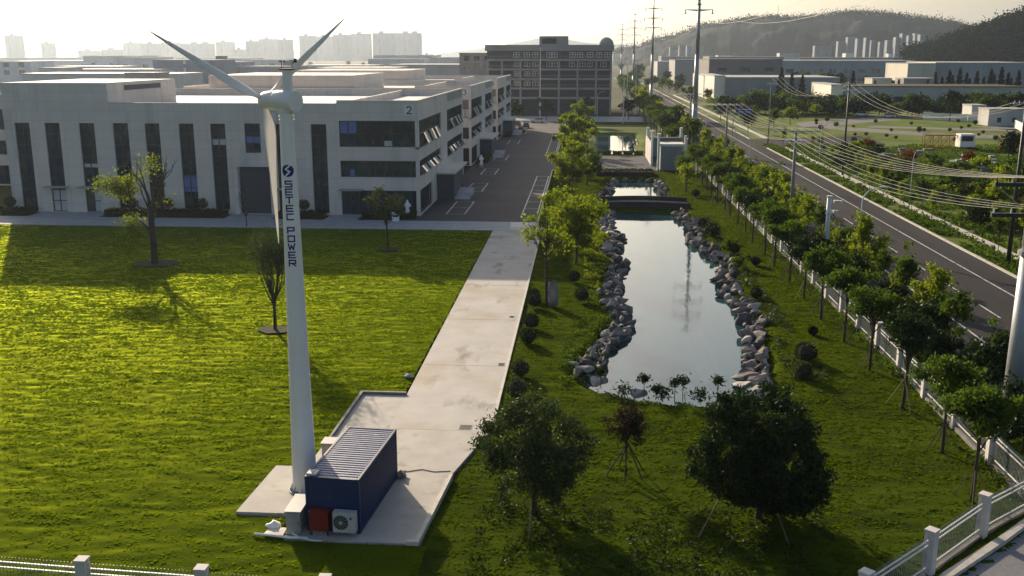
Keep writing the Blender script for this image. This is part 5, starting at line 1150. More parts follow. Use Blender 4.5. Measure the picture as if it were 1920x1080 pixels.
# orange lattice crane jib lying by the road right, and its white cab
def lattice(x0, x1, y, z0, z1, lab, dy=1.6):
    q = MB()
    for yy in (y, y+dy):
        for z in (z0, z1): q.tube((x0, yy, z), (x1, yy, z), .09, n=6)
        n_ = int((x1-x0)/1.5)
        for i in range(n_):
            a = x0+(x1-x0)*i/n_; c = x0+(x1-x0)*(i+1)/n_; q.tube((a, yy, z0), (c, yy, z1), .06, n=5); q.tube((a, yy, z0), (a, yy, z1), .06, n=5)
    return solo(q, 'crane_jib', M['orange'], lab, 'crane jib', 'orange crane jibs lying in the yard')
lattice(74.5, 81.5, 226, .3, 3.0, 'short orange lattice jib lying left of the white cab'); lattice(88, 112, 219, .4, 3.4, 'long orange lattice jib lying at the right edge of the yard'); lattice(92, 116, 214, .3, 2.4, 'lower orange lattice jib in front of the long one')
t = thing('crane_cab', 'white crane cab standing right of the short orange jib', 'crane cab', (83, 226, 0)); q = MB(); q.box(81.7, 84.8, 225, 228, .6, 3.4); q.build('cab', M['white'], t); q = MB(); q.box(82, 84.4, 224.9, 224.99, 1.9, 3.0); q.build('windscreen', M['glass'], t); q = MB(); q.box(81.7, 85.4, 225.2, 227.8, .1, .598); q.build('chassis', M['steel_dark'], t)
for i, (x, y, l, h) in enumerate(((62, 176, 7, 1.3), (60, 208, 9, 1.6), (70, 196, 8, 1.2), (86, 170, 6, 1.4))):
    q = MB(); r_ = random.Random(i)
    q.poly([(x-.3, y), (x+l, y-.4), (x+l+1.5, y+3.5), (x+1, y+4)], -.1, .3)
    for k in range(16): a = x+r_.uniform(0, l); c = y+r_.uniform(0, 3); z = r_.uniform(.1, .3) if k < 8 else r_.uniform(.2, h); q.box(a, a+r_.uniform(.5, 2.2), c, c+r_.uniform(.3, .9), z, z+r_.uniform(.15, .5))
    solo(q, 'scrap_pile', M['kerb_dark' if i % 2 else 'pave'], ('grey scrap heap behind the roadside bushes', 'dark scrap heap below the field tracks', 'grey scrap heap before the orange jibs', 'dark scrap heap under the dark trees at the right')[i], 'scrap heap')
# ================================================================== VEGETATION
def leafcloud(pts, size, seed, flat=0.0, elong=1.5):
    """one rhombus per leaf, random tilt; returns co, faces"""
    r = np.random.default_rng(seed); n = len(pts)
    a = r.normal(size=(n, 3)); a[:, 2] *= (1-flat); a /= np.linalg.norm(a, axis=1)[:, None]+1e-9
    b = r.normal(size=(n, 3)); b -= a*(a*b).sum(1)[:, None]; b /= np.linalg.norm(b, axis=1)[:, None]+1e-9
    s = (size*r.uniform(.6, 1.3, n))[:, None]
    co = np.stack([pts-a*s*.5*elong, pts+b*s*.38, pts+a*s*.5*elong, pts-b*s*.38], 1)
    return co.reshape(-1, 3), np.arange(4*n).reshape(n, 4)
def crown(n, c, R, ncl, cr, seed, shell=.75, lowcut=-1.0, sq=2.0, flat=.7):
    """leaf centres in uneven clumps filling an ellipsoid c, R"""
    r = np.random.default_rng(seed); cc = []
    while len(cc) < ncl:
        d = r.normal(size=3); d /= np.linalg.norm(d)
        if d[2] < lowcut: continue
        d = d/(np.abs(d)**sq).sum()**(1/sq)
        t = shell+(1-shell)*r.random() if r.random() < .75 else r.random()*shell
        bump = 1+.16*math.sin(3*math.atan2(d[1], d[0])+seed)+.12*math.sin(5*d[2]+seed*2)
        cc.append(d*t*bump*(1-cr*.28/max(min(R), .1)))
    cc = np.array(cc)*np.array(R)+np.array(c); w_ = r.uniform(.35, 1.6, ncl); w_ /= w_.sum()
    k = r.choice(ncl, n, p=w_); g = r.normal(size=(n, 3))*cr*.52; g[:, 2] *= flat
    return cc[k]+g, cc
def limbs(mb, base, top, cc, r0, seed, nl=10, lean=.1):
    r = random.Random(seed); base = Vector(base); top = Vector(top); mid = base.lerp(top, .5)+Vector((r.uniform(-lean, lean), r.uniform(-lean, lean), 0))
    mb.path([base-Vector((0, 0, .15)), base+Vector((0, 0, .12)), mid, top], [r0*1.5, r0, r0*.75, r0*.35], n=8)
    idx = list(range(len(cc))); r.shuffle(idx)
    for i in idx[:nl]:
        e = Vector(cc[i]); f = r.uniform(.42, .8); s_ = base.lerp(mid, f*2) if f < .5 else mid.lerp(top, f*2-1); m2 = s_.lerp(e, .5)+Vector((0, 0, -.08*(e-s_).length))
        mb.path([s_, m2, e], [r0*.42, r0*.26, r0*.07], n=5)
def tree(name, lab, cat, h, R, zc, nl, ls, m, seed, r0=.09, ncl=26, cr=.5, group=None, sq=2.0, loc=(0, 0, 0), props=0, shell=.7, nlimb=12, flat=.7, lean=.1, bark='bark', lowcut=-1):
    t = thing(name, lab, cat, loc, 0, group); pts, cc = crown(nl, (0, 0, zc), R, ncl, cr, seed, shell, lowcut, sq, flat=flat)
    co, f = leafcloud(pts, ls, seed+1); link('crown', mesh_np('crown', co, f, [M[m]]), t)
    q = MB(); limbs(q, (0, 0, 0), (0, 0, zc+R[2]*.45), cc, r0, seed, nlimb, lean); q.build('trunk', M[bark], t, smooth=True, absolute=False)
    rr2 = random.Random(seed)
    for k in range(props):
        a = 2*PI*k/props+rr2.uniform(-.2, .2); q = MB(); q.tube((1.0*math.cos(a), 1.0*math.sin(a), 0), (.05*math.cos(a), .05*math.sin(a), min(1.7, zc*.55)), .03, n=5); q.build('prop_stake', M['pale_wood'], t, absolute=False)
    return t
M['pale_wood'] = mat('stake_wood', (.15, .13, .085), .8)
def branching(mb, p, d, ln, r, depth, rr_, spread=.55, up=.25, tips=None, kids=(2, 3)):
    n = 4; pts = [p]; dirv = d.normalized()
    for i in range(n):
        dirv = (dirv+Vector((rr_.gauss(0, .10), rr_.gauss(0, .10), rr_.gauss(0, .06)+up*.12))).normalized(); pts.append(pts[-1]+dirv*ln/n)
    r1 = r*.62; mb.path(pts, [r+(r1-r)*i/n for i in range(n+1)], n=7 if depth > 2 else 4)
    if depth == 0:
        if tips is not None: tips.append(pts[-1])
        return
    for k in range(rr_.randint(*kids)):
        ax_ = dirv.orthogonal().normalized(); ax_.rotate(Matrix.Rotation(rr_.uniform(0, 2*PI), 3, dirv))
        nd = (dirv+ax_*rr_.uniform(.5, 1.2)*spread+Vector((0, 0, up))).normalized()
        branching(mb, pts[-1] if k < 2 else pts[rr_.randint(2, n-1)], nd, ln*rr_.uniform(.62, .85), r1*rr_.uniform(.7, .95), depth-1, rr_, spread, up, tips, kids)
    if tips is not None and depth < 3: tips.append(pts[-1])
# -- big pruned tree on the left lawn: thick dark limbs, leaves only on its left side
t = thing('pruned_tree', 'large pruned tree on the left lawn with yellow green leaves only on its left limbs', 'tree', (-42.5, 94.5, 0))
q = MB(); tips = []; rr_ = random.Random(12)
q.path([Vector((0, 0, -.2)), Vector((0, 0, .3)), Vector((.05, 0, 2.4)), Vector((0, 0, 4.3)), Vector((.1, 0, 5.6))], [.44, .34, .31, .29, .25], n=12)
for (st, d, ln, r) in (((-.1, 0, 3.4), (-1, .1, .9), 1.5, .13), ((0, 0, 4.8), (-1, -.2, .85), 2.2, .15), ((.1, 0, 5.5), (-.25, .1, 1), 1.9, .21), ((.1, 0, 5.4), (.12, .1, 1), 1.9, .20), ((.1, 0, 4.9), (.45, .1, 1), 1.3, .15), ((.1, 0, 4.2), (.55, .2, 1), 1.2, .13), ((0, 0, 5.5), (.1, .8, 1.2), 1.5, .12), ((0, 0, 5.3), (-.2, -.8, 1.1), 1.5, .12)):
    branching(q, Vector(st), Vector(d), ln, r, 3, rr_, .5, .34, tips)
q.build('trunk', M['bark'], t, smooth=True, absolute=False)
tp = np.array([(-4.0, 0, 7.6), (-3.2, .4, 7.9), (-2.4, -.4, 7.5), (-4.8, 0, 8.2), (-3.0, 0, 7.0), (-2.0, .5, 8.4), (-2.5, 0, 4.1), (-2.2, .4, 3.4), (-2.9, 0, 3.0), (-2.0, -.3, 4.7), (-.4, 0, 9.6), (.8, .2, 9.6), (1.6, 0, 6.3), (.3, .2, 10.4), (-5.6, 0, 7.8)])
tp[:, 0] *= .85; wts = np.array([5, 5, 4, 2.5, 3, 3, 3, 3, 2, 1.5, 1.0, 1.0, .5, .7, 1.2]); r0_ = np.random.default_rng(4); k = r0_.choice(len(tp), 3600, p=wts/wts.sum())
co, f = leafcloud(tp[k]+r0_.normal(size=(3600, 3))*np.array([.60, .55, .42]), .17, 9); link('crown', mesh_np('crown', co, f, [M['lf_yel']]), t)
q = MB(); q.tube((.3, -.2, 3.6), (3.2, -3.6, 0), .025, n=5); q.build('guy_rope', M['pale_wood'], t, absolute=False)
def soilring(x, y, r, lab='ring of dark bare soil round the foot of %s'):
    q = MB(); n = 22; rr2 = random.Random(int(x*7+y)); q.poly([(x+r*math.cos(2*PI*i/n)*rr2.uniform(.85, 1.12), y+r*.8*math.sin(2*PI*i/n)*rr2.uniform(.85, 1.12)) for i in range(n)], -.05, .12); o = q.build('tree_pit', M['soil']); o['kind'] = 'structure'
soilring(-42.4, 94.3, 2.3); soilring(-23.1, 71.2, 1.3); soilring(-20.6, 103, 1.1)
# -- vase shaped bare tree
def vase(name, lab, loc, h, n, seed, leaves=0, spread=.16, m='lf_dark'):
    t = thing(name, lab, 'tree', loc); q = MB(); rr_ = random.Random(seed); tips = []
    q.path([(0, 0, -.2), (0, 0, .15), (.03, 0, h*.18), (0, 0, h*.30)], [h*.026, h*.018, h*.015, h*.013], n=8)
    for k in range(n):
        a = 2*PI*k/n+rr_.uniform(-.2, .2); branching(q, Vector((0, 0, h*rr_.uniform(.20, .31))), Vector((math.cos(a)*spread*2.4, math.sin(a)*spread*2.4, 1)), h*.24, h*.0085, 3, rr_, spread*1.9, .5, tips, (2, 3))
    q.build('trunk', M['bark'], t, smooth=True, absolute=False)
    if leaves:
        tp = np.array([tuple(x) for x in tips]); k = np.random.default_rng(seed).choice(len(tp), leaves); co, f = leafcloud(tp[k]+np.random.default_rng(seed+1).normal(size=(leaves, 3))*h*.045, .13, seed); link('crown', mesh_np('crown', co, f, [M[m]]), t)
    return t
vase('bare_tree', 'nearly bare vase shaped tree on the lawn, left of the turbine tower', (-23.1, 71.3, 0), 7.9, 16, 3, 2400, .13, 'lf_osm')
vase('bare_tree', 'small bare forked tree at the lawn edge before the recessed gate', (-40.6, 116.6, 0), 4.6, 6, 8, 60, .22)
tree('round_tree', 'small round crowned olive tree on the shaded lawn before the corner windows', 'tree', 7.3, (1.9, 1.9, 1.9), 4.9, 1500, .19, 'lf_osm', 31, .10, 22, .55, loc=(-20.6, 103, 0), nlimb=16)
# -- big evergreens in the foreground
tree('evergreen_tree', 'broad domed dark evergreen beside the apron, left of the two in the foreground', 'tree', 5.4, (2.35, 2.3, 2.35), 3.2, 19000, .12, 'lf_osm', 41, .13, 170, .40, sq=2.5, loc=(-2.0, 42.0, 0), shell=.8, nlimb=30, flat=.85)
tree('evergreen_tree', 'biggest dark evergreen with two joined domes, right foreground', 'tree', 5.8, (2.55, 2.5, 2.6), 3.1, 46000, .125, 'lf_dark', 42, .16, 420, .34, sq=2.8, loc=(8.1, 42.0, 0), shell=.80, nlimb=26, flat=.85)
t = thing('purple_tree', 'small purple brown round tree held by slanting stakes between the two evergreens', 'tree', (2.35, 46.5, 0)); pts, cc = crown(4200, (0, 0, 2.75), (1.05, 1.05, 1.1), 40, .32, 55, .5); co, f = leafcloud(pts, .085, 6); link('crown', mesh_np('crown', co, f, [M['lf_purple']]), t)
q = MB(); limbs(q, (0, 0, 0), (0, 0, 3), cc, .045, 3, 14); q.build('trunk', M['bark'], t, absolute=False)
for a in (.4, 1.9, 3.3, 4.6, 5.6): q = MB(); q.tube((1.0*math.cos(a), 1.0*math.sin(a), 0), (.03, 0, 1.7), .035, n=6); q.build('prop_stake', M['bark'], t, absolute=False)
for (x0, y0, x1, y1, lab) in ((5.2, 40.0, 6.9, 42.4, 'pale stay pole leaning left of the biggest evergreen'), (9.0, 39.6, 8.3, 42, 'pale stay pole leaning in front of the biggest evergreen'), (-2.1, 39.4, -2.0, 41.6, 'pale stay pole before the left evergreen'), (-3.7, 42.2, -2.4, 42.4, 'stay pole left of the left evergreen trunk')):
    q = MB(); q.tube((x0, y0, .02), (x1, y1, 1.9), .03, n=6); solo(q, 'stay_pole', M['pale_wood'], lab, 'stay pole', base=(x0, y0, .02))
# -- row of young dark crowned trees inside the fence
GP = 'young trees in the row inside the fence'
prot = [tree('fence_tree', 'x', 'tree', 5.8, (1.75, 1.75, 1.3), 4.5, 4200, .17, ('lf_mid', 'lf_mid', 'lf_dark', 'lf_mid')[i], 60+i, .105, 24, .55, GP, props=4 if i % 2 else 3, shell=.55, nlimb=18) for i in range(4)]
ys = [44.4, 50.6, 57.4, 64.2, 71.0, 77.6, 84.4, 91.0, 97.4, 103.8, 111.1, 117.3, 123.0, 129.2, 135.2, 141.5, 148, 154.5, 161, 167.5, 174]
rt_ = random.Random(9)
ft = 0
for i, y in enumerate(ys):
    p = prot[i % 4]; lab = '%s young dark crowned tree of the row inside the fence, counted from the slanted corner' % ORD[i]
    sc_ = rt_.uniform(.92, 1.12); x = 18.3 if i == 0 else 18.95+rt_.uniform(-.15, .15)
    if i < 4: p.location = (x, y, 0); p.scale = (sc_,)*3; p['label'] = lab; p.rotation_euler = (0, 0, rt_.uniform(0, 6))
    else: dup(p, (x, y, 0), rt_.uniform(0, 6), sc_, lab, GP)
for k in range(24):      # beyond the gatehouse
    y = 210+k*6.2; dup(prot[k % 4], (18.6+rt_.uniform(-.4, .4), y, 0), rt_.uniform(0, 6), rt_.uniform(1.0, 1.3), 'dark crowned tree of the far row beyond the gatehouse', 'trees of the far row beyond the gatehouse')
# -- thin young street trees between fence and road
GS = 'thin young street trees on the verge'
sp = [tree('street_tree', 'x', 'tree', 5.5, (.85, .85, 1.9), 3.9, n_, .17, m_, 80+i, .05, 24, .36, GS, shell=.35, nlimb=18) for i, (n_, m_) in enumerate(((1000, 'lf_mid'), (1200, 'lf_yel'), (800, 'lf_mid')))]
vy = [58, 63.5, 69.2, 75, 81.5, 87.5, 94.0, 101, 107, 113.2, 120, 125, 130.5, 136.2, 142, 148, 154, 160, 166, 172, 178.5, 185, 192, 199, 206]
for i, y in enumerate(vy):
    p = sp[(i*2) % 3]; lab = '%s thin sparse tree on the verge between fence and road, counted from the thick pole' % ORD[i]; sc_ = rt_.uniform(1.0, 1.35); loc = (24.4+rt_.uniform(-.5, .5), y, 0)
    if i < 3: p.location = loc; p['label'] = lab; p.scale = (sc_,)*3
    else: dup(p, loc, rt_.uniform(0, 6), sc_, lab, GS)
GH = 'dark bushy trees crowding the verge by the fence'
hb_ = tree('verge_bush', 'bushy dark tree crowding the verge behind the fence', 'tree', 4.2, (1.7, 1.5, 1.4), 2.6, 2600, .18, 'lf_dark', 90, .08, 22, .55, GH, loc=(22.9, 50, 0), shell=.5)
for x, y, s_ in ((23.3, 46.5, 1.0), (23.6, 57, 1.15), (22.8, 62, .9), (23.4, 67, 1.1), (23.0, 73.5, 1.0), (23.3, 84.5, .95), (23.0, 92, 1.0), (23.2, 99, .8), (23.0, 111, .9), (23.2, 127, .9), (23, 139, .9), (23, 151, 1), (23.1, 163, 1), (23, 175, 1)):
    dup(hb_, (x, y, 0), rt_.uniform(0, 6), s_, None, GH)
vb_ = tree('verge_bush', 'feathery bright tree crowding the verge between the white posts and the road', 'tree', 4.6, (1.2, 1.2, 1.9), 2.9, 1800, .17, 'lf_yel', 96, .06, 26, .45, 'feathery bright trees on the verge', loc=(24.6, 72, 0), shell=.4)
for k in range(22):
    y = 78+k*6.1+rt_.uniform(-2, 2); dup(vb_, (24.5+rt_.uniform(-.6, .4), y, 0), rt_.uniform(0, 6), rt_.uniform(.85, 1.3), None, 'feathery bright trees on the verge')
# far avenue along the road
GA = 'avenue trees along the far road'
av = [tree('avenue_tree', 'leafy tree of the far avenue on the left side of the road', 'tree', 8, (2.6, 2.6, 2.8), 5.2, 1100, .42, m_, 110+i, .14, 18, .95, GA, loc=(22.8, 213+i*7, 0), shell=.4) for i, m_ in enumerate(('lf_mid', 'lf_dark', 'lf_yel'))]
for k in range(46):
    y = 236+k*9.5+rt_.uniform(-3, 3); dup(av[rt_.choice((0, 0, 1, 1, 2))], (22.8+rt_.uniform(-2.5, .8), y, 0), rt_.uniform(0, 6), rt_.uniform(.75, 1.15), None, GA)
GB = 'trees lining the far right side of the road'
for k in range(34):
    y = 268+k*13+rt_.uniform(-3, 3); dup(av[rt_.choice((0, 0, 1, 2))], (44+rt_.uniform(-1.5, 8), y, 0), rt_.uniform(0, 6), rt_.uniform(.6, 1.05), 'leafy tree of the far avenue on the right side of the road', GB)
# right roadside strip: small staked trees and shrubs
GR = 'young trees in the planting strip right of the road'
for k in range(26):
    y = 72+k*6.4+rt_.uniform(-1, 1)
    if 222 < y < 252: continue
    dup(sp[rt_.randrange(3)], (rt_.choice((42.3, 47.0, 49.5))+rt_.uniform(-.5, .5), y, 0), rt_.uniform(0, 6), rt_.uniform(.7, 1.05), 'thin young tree in the planting strip right of the road', GR)
GU = 'leafy bushes right of the road'
bu = [tree('bush', 'rounded bush in the rough planting right of the road', 'bush', 3, (1.9, 1.7, 1.3), 1.5, 900, .27, m_, 140+i, .06, 16, .6, GU, loc=(50+3*i, 150-5*i, 0), shell=.4) for i, m_ in enumerate(('lf_mid', 'lf_dark', 'lf_yel', 'lf_red'))]
for k in range(200):
    y = rt_.uniform(88, 245); x = rt_.uniform(46.5, 50+ (y-60)*.24); 
    if 222 < y < 258 and x < 72: continue
    if rt_.random() < .25 and y > 150: x += 8
    if y > 198 and x > 66: continue
    m_ = 3 if (185 < y < 235 and 56 < x < 74 and rt_.random() < .6) else rt_.choice((0, 0, 0, 1, 1, 2))
    dup(bu[m_], (x, y, 0), rt_.uniform(0, 6), rt_.uniform(.6, 1.25), ['mid green bush in the rough planting right of the road', 'dark bush in the rough planting right of the road', 'yellow green bush in the rough planting right of the road', 'reddish bush before the field tracks right of the road'][m_], GU)
for i, o in enumerate(bu): o['label'] = ['mid green bush in the rough planting right of the road', 'dark bush in the rough planting right of the road', 'yellow green bush in the rough planting right of the road', 'reddish bush before the field tracks right of the road'][i]
GD = 'dark trees before the brown roofed factory'
for k in range(30):
    x = rt_.uniform(72, 170); dup(av[1], (x, rt_.uniform(350, 385)-(x-70)*.1, 0), rt_.uniform(0, 6), rt_.uniform(.6, .95), 'dark tree in the belt before the brown roofed factory', GD)
for k in range(46):
    x = 74+k*2.3+rt_.uniform(-2, 2); dup(bu[1] if k % 4 else bu[0], (x, rt_.uniform(340, 352)+(6 if k % 2 else 0), 0), rt_.uniform(0, 6), rt_.uniform(1.7, 3.0), 'low dark thicket tree in the belt before the brown roofed factory', 'low thicket before the brown roofed factory')
for k in range(26):
    x = 47+k*1.7+rt_.uniform(-2, 2); dup(bu[1] if k % 3 else bu[0], (x, rt_.uniform(352, 372), 0), rt_.uniform(0, 6), rt_.uniform(1.6, 3.0), 'dark thicket tree before the grey blue shed', 'thicket before the grey blue shed')
for x, y, s_, m_, lab in ((113, 322, 1.35, 1, 'large dark spreading tree standing before the brown roofed factory'), (77, 188, .95, 1, 'dark round tree left of the long orange jib'), (83, 186, 1.05, 1, 'dark bushy tree under the long orange jib'), (131, 318, 1.3, 1, 'dark tree at the right edge beside the white site cabins'), (60, 300, .8, 2, 'bright yellow green tree beside the blue road sign'), (74, 330, .7, 2, 'bright green tree at the field edge left of the parked white car'), (53, 131, .7, 2, 'bright leafy tree in the planting right of the street lamps'), (56, 122, .75, 0, 'leafy green tree in the planting near the right edge'), (52.5, 112, .7, 2, 'bright tree behind the planting strip near the dark pole'), (60, 140, .8, 0, 'green tree behind the scrap, right of the planting strip')):
    dup(av[m_], (x, y, 0), rt_.uniform(0, 6), s_, lab, 'other trees right of the road')
# small shrubs dotted over the field
for k in range(34):
    y = rt_.uniform(235, 330); x = rt_.uniform(62, 115); dup(bu[1], (x, y, 0), 0, rt_.uniform(.35, .6), 'small dark round shrub dotted on the bright field', 'small dark shrubs on the bright field')
# -- trees between car park and ponds
def big(x, y, h, R, m_, n_, ls, seed, lab, shell=.5, ncl=34, cr=.75, name='broadleaf_tree', zc=None, r0=.14):
    return tree(name, lab, 'tree', h, R, zc or h-R[2], n_, ls, m_, seed, r0, ncl, cr, loc=(x, y, 0), shell=shell, nlimb=24)
big(-2.9, 81, 8.6, (2.6, 2.4, 2.6), 'lf_yel', 1100, .20, 201, 'tall sparse tree with open twigs over the path, beside the standing stone', ncl=22, cr=.5)
big(-.6, 97, 7.6, (2.7, 2.8, 3.0), 'lf_yel', 5200, .22, 202, 'dense green tree between the path and the left pond bank')
big(-2.2, 106, 6.8, (2.3, 2.3, 2.6), 'lf_yel', 3400, .22, 203, 'bright green tree just behind the dense one at the path end')
big(1.0, 113, 5.0, (1.7, 1.7, 2.0), 'lf_yel', 1800, .22, 204, 'small bright tree on the left pond bank near the path end')
big(-1.6, 146, 8.0, (3.4, 3.4, 3.3), 'lf_yel', 4200, .28, 205, 'broad green tree beside the parking bays opposite the bridge')
big(.6, 158, 6.4, (2.4, 2.4, 2.6), 'lf_mid', 2600, .28, 206, 'green tree left of the upper pond')
big(-1.6, 172, 8.2, (3.0, 3.0, 3.0), 'lf_yel', 3600, .30, 207, 'yellow green tree before the courtyard beside the parking bays')
big(-2.2, 208, 10.0, (4.2, 4.0, 3.9), 'lf_yel', 4200, .36, 208, 'tallest yellow green tree beside the far end of the car park')
big(.8, 222, 7.6, (3.0, 3.0, 2.8), 'lf_mid', 2400, .36, 209, 'green tree left of the farthest pond')
big(-1.5, 245, 8.5, (3.2, 3.2, 3.2), 'lf_mid', 2400, .38, 210, 'green tree beyond the tallest one along the car park')
big(-.5, 290, 8.5, (3.6, 3.6, 3.4), 'lf_yel', 2200, .45, 211, 'pale green tree at the far corner of the car park')
big(-12, 318, 7, (3.2, 3.2, 2.6), 'lf_dark', 1500, .45, 212, 'dark tree before the middle of the six storey block'); big(-22, 320, 6.5, (3, 3, 2.6), 'lf_dark', 1500, .45, 213, 'dark tree before the left part of the six storey block'); big(0, 322, 7.5, (3.2, 3.2, 2.8), 'lf_dark', 1500, .45, 214, 'dark tree before the right part of the six storey block'); big(14, 322, 8, (3.4, 3.4, 3), 'lf_dark', 1500, .45, 215, 'dark tree right of the six storey block')
big(15.5, 152, 4.6, (1.5, 1.5, 1.5), 'lf_yel', 900, .24, 216, 'small bright tree on the right bank of the upper pond'); big(16.6, 163, 5.2, (1.6, 1.6, 1.8), 'lf_mid', 1100, .24, 217, 'small green tree before the gatehouse')
vase('sapling', 'sparse tall sapling at the left edge of the dense green tree', (-4.0, 100, 0), 5.2, 6, 19, 160, .2, 'lf_mid')
for i, (x, y, s_, lab) in enumerate(((12.9+1.8, 112.5, 1.0, 'feathery dark shrub on the right bank by the pond bend'), (15.6, 104.5, .8, 'tall thin shrub on the right lawn near the pond bend'), (15.3, 96.5, .7, 'small layered pine shrub on the right lawn'))):
    dup(bu[0 if i else 1], (x, y, 0), i, s_*.75, lab, None)
# -- ball shrubs
def ball(name, lab, x, y, r, m='lf_dark', seed=0, zf=.9, n=900, group=None, z0=0):
    t = thing(name, lab, 'shrub', (x, y, z0), group=group); rn = np.random.default_rng(seed); d = rn.normal(size=(n, 3)); d /= np.linalg.norm(d, axis=1)[:, None]; p = d*r*rn.uniform(.78, 1.03, n)[:, None]; p[:, 2] = p[:, 2]*zf+r*zf+.08
    co, f = leafcloud(p, .10 if r < 1 else .16, seed); link('crown', mesh_np('crown', co, f, [M[m]]), t); q = MB(); blob(q, (0, 0, r*zf+.05), (r*.72, r*.72, r*zf*.74), seed, 8, 10, .05); q.tube((0, 0, 0), (0, 0, r*.6), .06, n=6); q.build('inner_twigs', M['bark'], t, absolute=False); return t
BL = [(-4.0, 82.3, .5, 'ball shrub just left of the leaning sparse tree, by the path kerb'), (-3.9, 80.0, .62, 'largest ball shrub left of the standing stone'), (.0, 82.1, .6, 'ball shrub alone on the grass right of the standing stone'), (-.7, 89.4, .55, 'ball shrub in the shade behind the lone one'), (-3.8, 73.3, .62, 'ball shrub by the path in front of the standing stone'), (-3.8, 69.1, .62, 'ball shrub by the path, nearest of the trimmed ones'), (-3.9, 61.5, .62, 'shaggy green ball shrub near the path, farther of two'), (-3.85, 57.4, .68, 'shaggy green ball shrub near the path, nearer of two'), (15.9, 104.0, .55, 'ball shrub on the right lawn, nearer of two beside the row'), (14.9, 113.8, .55, 'ball shrub on the right lawn, farther of two beside the row'), (17.1, 98.0, .45, 'small ball shrub close to the fence trees'), (14.9, 84.2, .5, 'dark shrub behind the right bank rocks'), (15.2, 66.0, .75, 'dark shrub right of the biggest rocks'), (14.3, 62.5, .6, 'low green shrub at the near right corner of the rocks'), (14.5, 121, .5, 'dark shrub on the right bank near the bridge'), (16.4, 146.5, .6, 'round dark shrub on the right lawn beyond the bridge'), (17.2, 72.8, .35, 'tiny dark shrub alone on the right lawn')]
for i, (x, y, r, lab) in enumerate(BL): ball('ball_shrub', lab, x, y, r, 'lf_osm' if 'shaggy' in lab or 'low green' in lab else 'lf_dark', 300+i)
# small saplings on the near shore
for i, (x, y, h, lab) in enumerate(((1.3, 59.9, 1.3, 'leftmost spiky sapling on the near shore'), (3.9, 58.3, 1.5, 'round headed sapling on two thin stems, near shore'), (4.6, 57.9, .8, 'low dark sapling on the near shore right of the double stem'), (5.0, 57.6, 1.0, 'dark spreading shrub on the near shore, left of the twin saplings'), (5.7, 57.6, 1.5, 'left one of the twin round headed saplings'), (6.2, 57.8, 1.6, 'right one of the twin round headed saplings'), (7.2, 57.3, 1.1, 'wide dark shrub on the near shore, right of the twins'), (8.3, 58.0, 1.6, 'round headed sapling standing alone at the right of the near shore'), (2.6, 58.2, .9, 'small dark shrub between the left saplings'), (9.5, 57.9, .8, 'low dark shrub before the biggest boulder'))):
    t = thing('sapling', lab, 'sapling', (x, y, 0)); q = MB(); q.tube((0, 0, -.1), (0, 0, h*.62), .022, n=5); q.build('stem', M['bark'], t, absolute=False); rn = np.random.default_rng(400+i); n_ = 170; p = rn.normal(size=(n_, 3))*np.array([.17, .17, .13])*(1.6 if 'shrub' in lab else 1)+np.array([0, 0, h*(.5 if 'shrub' in lab else .78)]); co, f = leafcloud(p, .12, i, 0, 2.2); link('crown', mesh_np('crown', co, f, [M['lf_dark']]), t)
for i, (x, y, lab) in enumerate(((2.4, 55.2, 'thin leafless whip on the grass before the near shore, left'), (5.9, 55.0, 'thin leafless whip on the grass before the near shore, right'), (-2.1, 61.8, 'tiny staked sapling on the grass by the path'), (12.9, 49.5, 'thin weedy sapling on the grass right of the biggest evergreen'), (1.0, 57.4, 'low twig stump before the leftmost shore sapling'))):
    t = thing('whip', lab, 'sapling', (x, y, 0)); q = MB(); rr_ = random.Random(i); tp = []; branching(q, Vector((0, 0, 0)), Vector((.05, 0, 1)), .7, .014, 2, rr_, .5, .3, tp); q.build('stem', M['bark'], t, absolute=False); tp = np.array([tuple(a) for a in tp]); co, f = leafcloud(tp[np.random.default_rng(i).choice(len(tp), 40)]+np.random.default_rng(i).normal(size=(40, 3))*.08, .07, i); link('crown', mesh_np('crown', co, f, [M['lf_dark']]), t)
# planting beds along the factory wall
def hedge(x0, x1, y0, y1, h, lab, n, seed, m='lf_dark', ls=.14):
    t = thing('hedge', lab, 'hedge', ((x0+x1)/2, (y0+y1)/2, 0)); q = MB(); q.box(x0+.12, x1-.12, y0+.12, y1-.12, 0, h-.12); q.build('inner_twigs', M['soil'], t)
    rn = np.random.default_rng(seed); p = np.stack([rn.uniform(x0, x1, n)-(x0+x1)/2, rn.uniform(y0, y1, n)-(y0+y1)/2, h*(.35+.65*rn.random(n)**.4)+.08*rn.normal(size=n)], 1); co, f = leafcloud(p, ls, seed); link('foliage', mesh_np('foliage', co, f, [M[m]]), t)
for i, (a, b_, lab) in enumerate(((-75.5, -71.6, 'low dark hedge bed at the far left corner of the nearest factory'), (-61.8, -45.9, 'long low dark hedge bed under the tall windows of the nearest factory'), (-39.0, -32.9, 'low dark hedge bed right of the recessed gate'), (-28.0, -21.2, 'low dark hedge bed under the corner windows'))): hedge(a, b_, 123.3, 125.6, .75, lab, int((b_-a)*260), 500+i)
for i, (x, lab) in enumerate(((-58.2, 'ball topiary in the long bed, leftmost'), (-53.4, 'ball topiary in the long bed, middle'), (-48.9, 'ball topiary in the long bed, rightmost'), (-35.6, 'ball topiary in the bed right of the recessed gate'), (-74.6, 'ball topiary in the far left bed'))): ball('ball_topiary', lab, x, 124.2, .75, 'lf_dark', 520+i, .9, 700, z0=.9)
for i, y in enumerate((146, 190, 205, 252)): hedge(-20.4, -18.4, y, y+6.5, .9, ['shrub bed beside the porch of the nearest factory', 'shrub bed at the corner of the middle factory', 'shrub bed beside the porch of the middle factory', 'shrub bed beside the farthest factory'][i], 1500, 530+i, 'lf_mid')
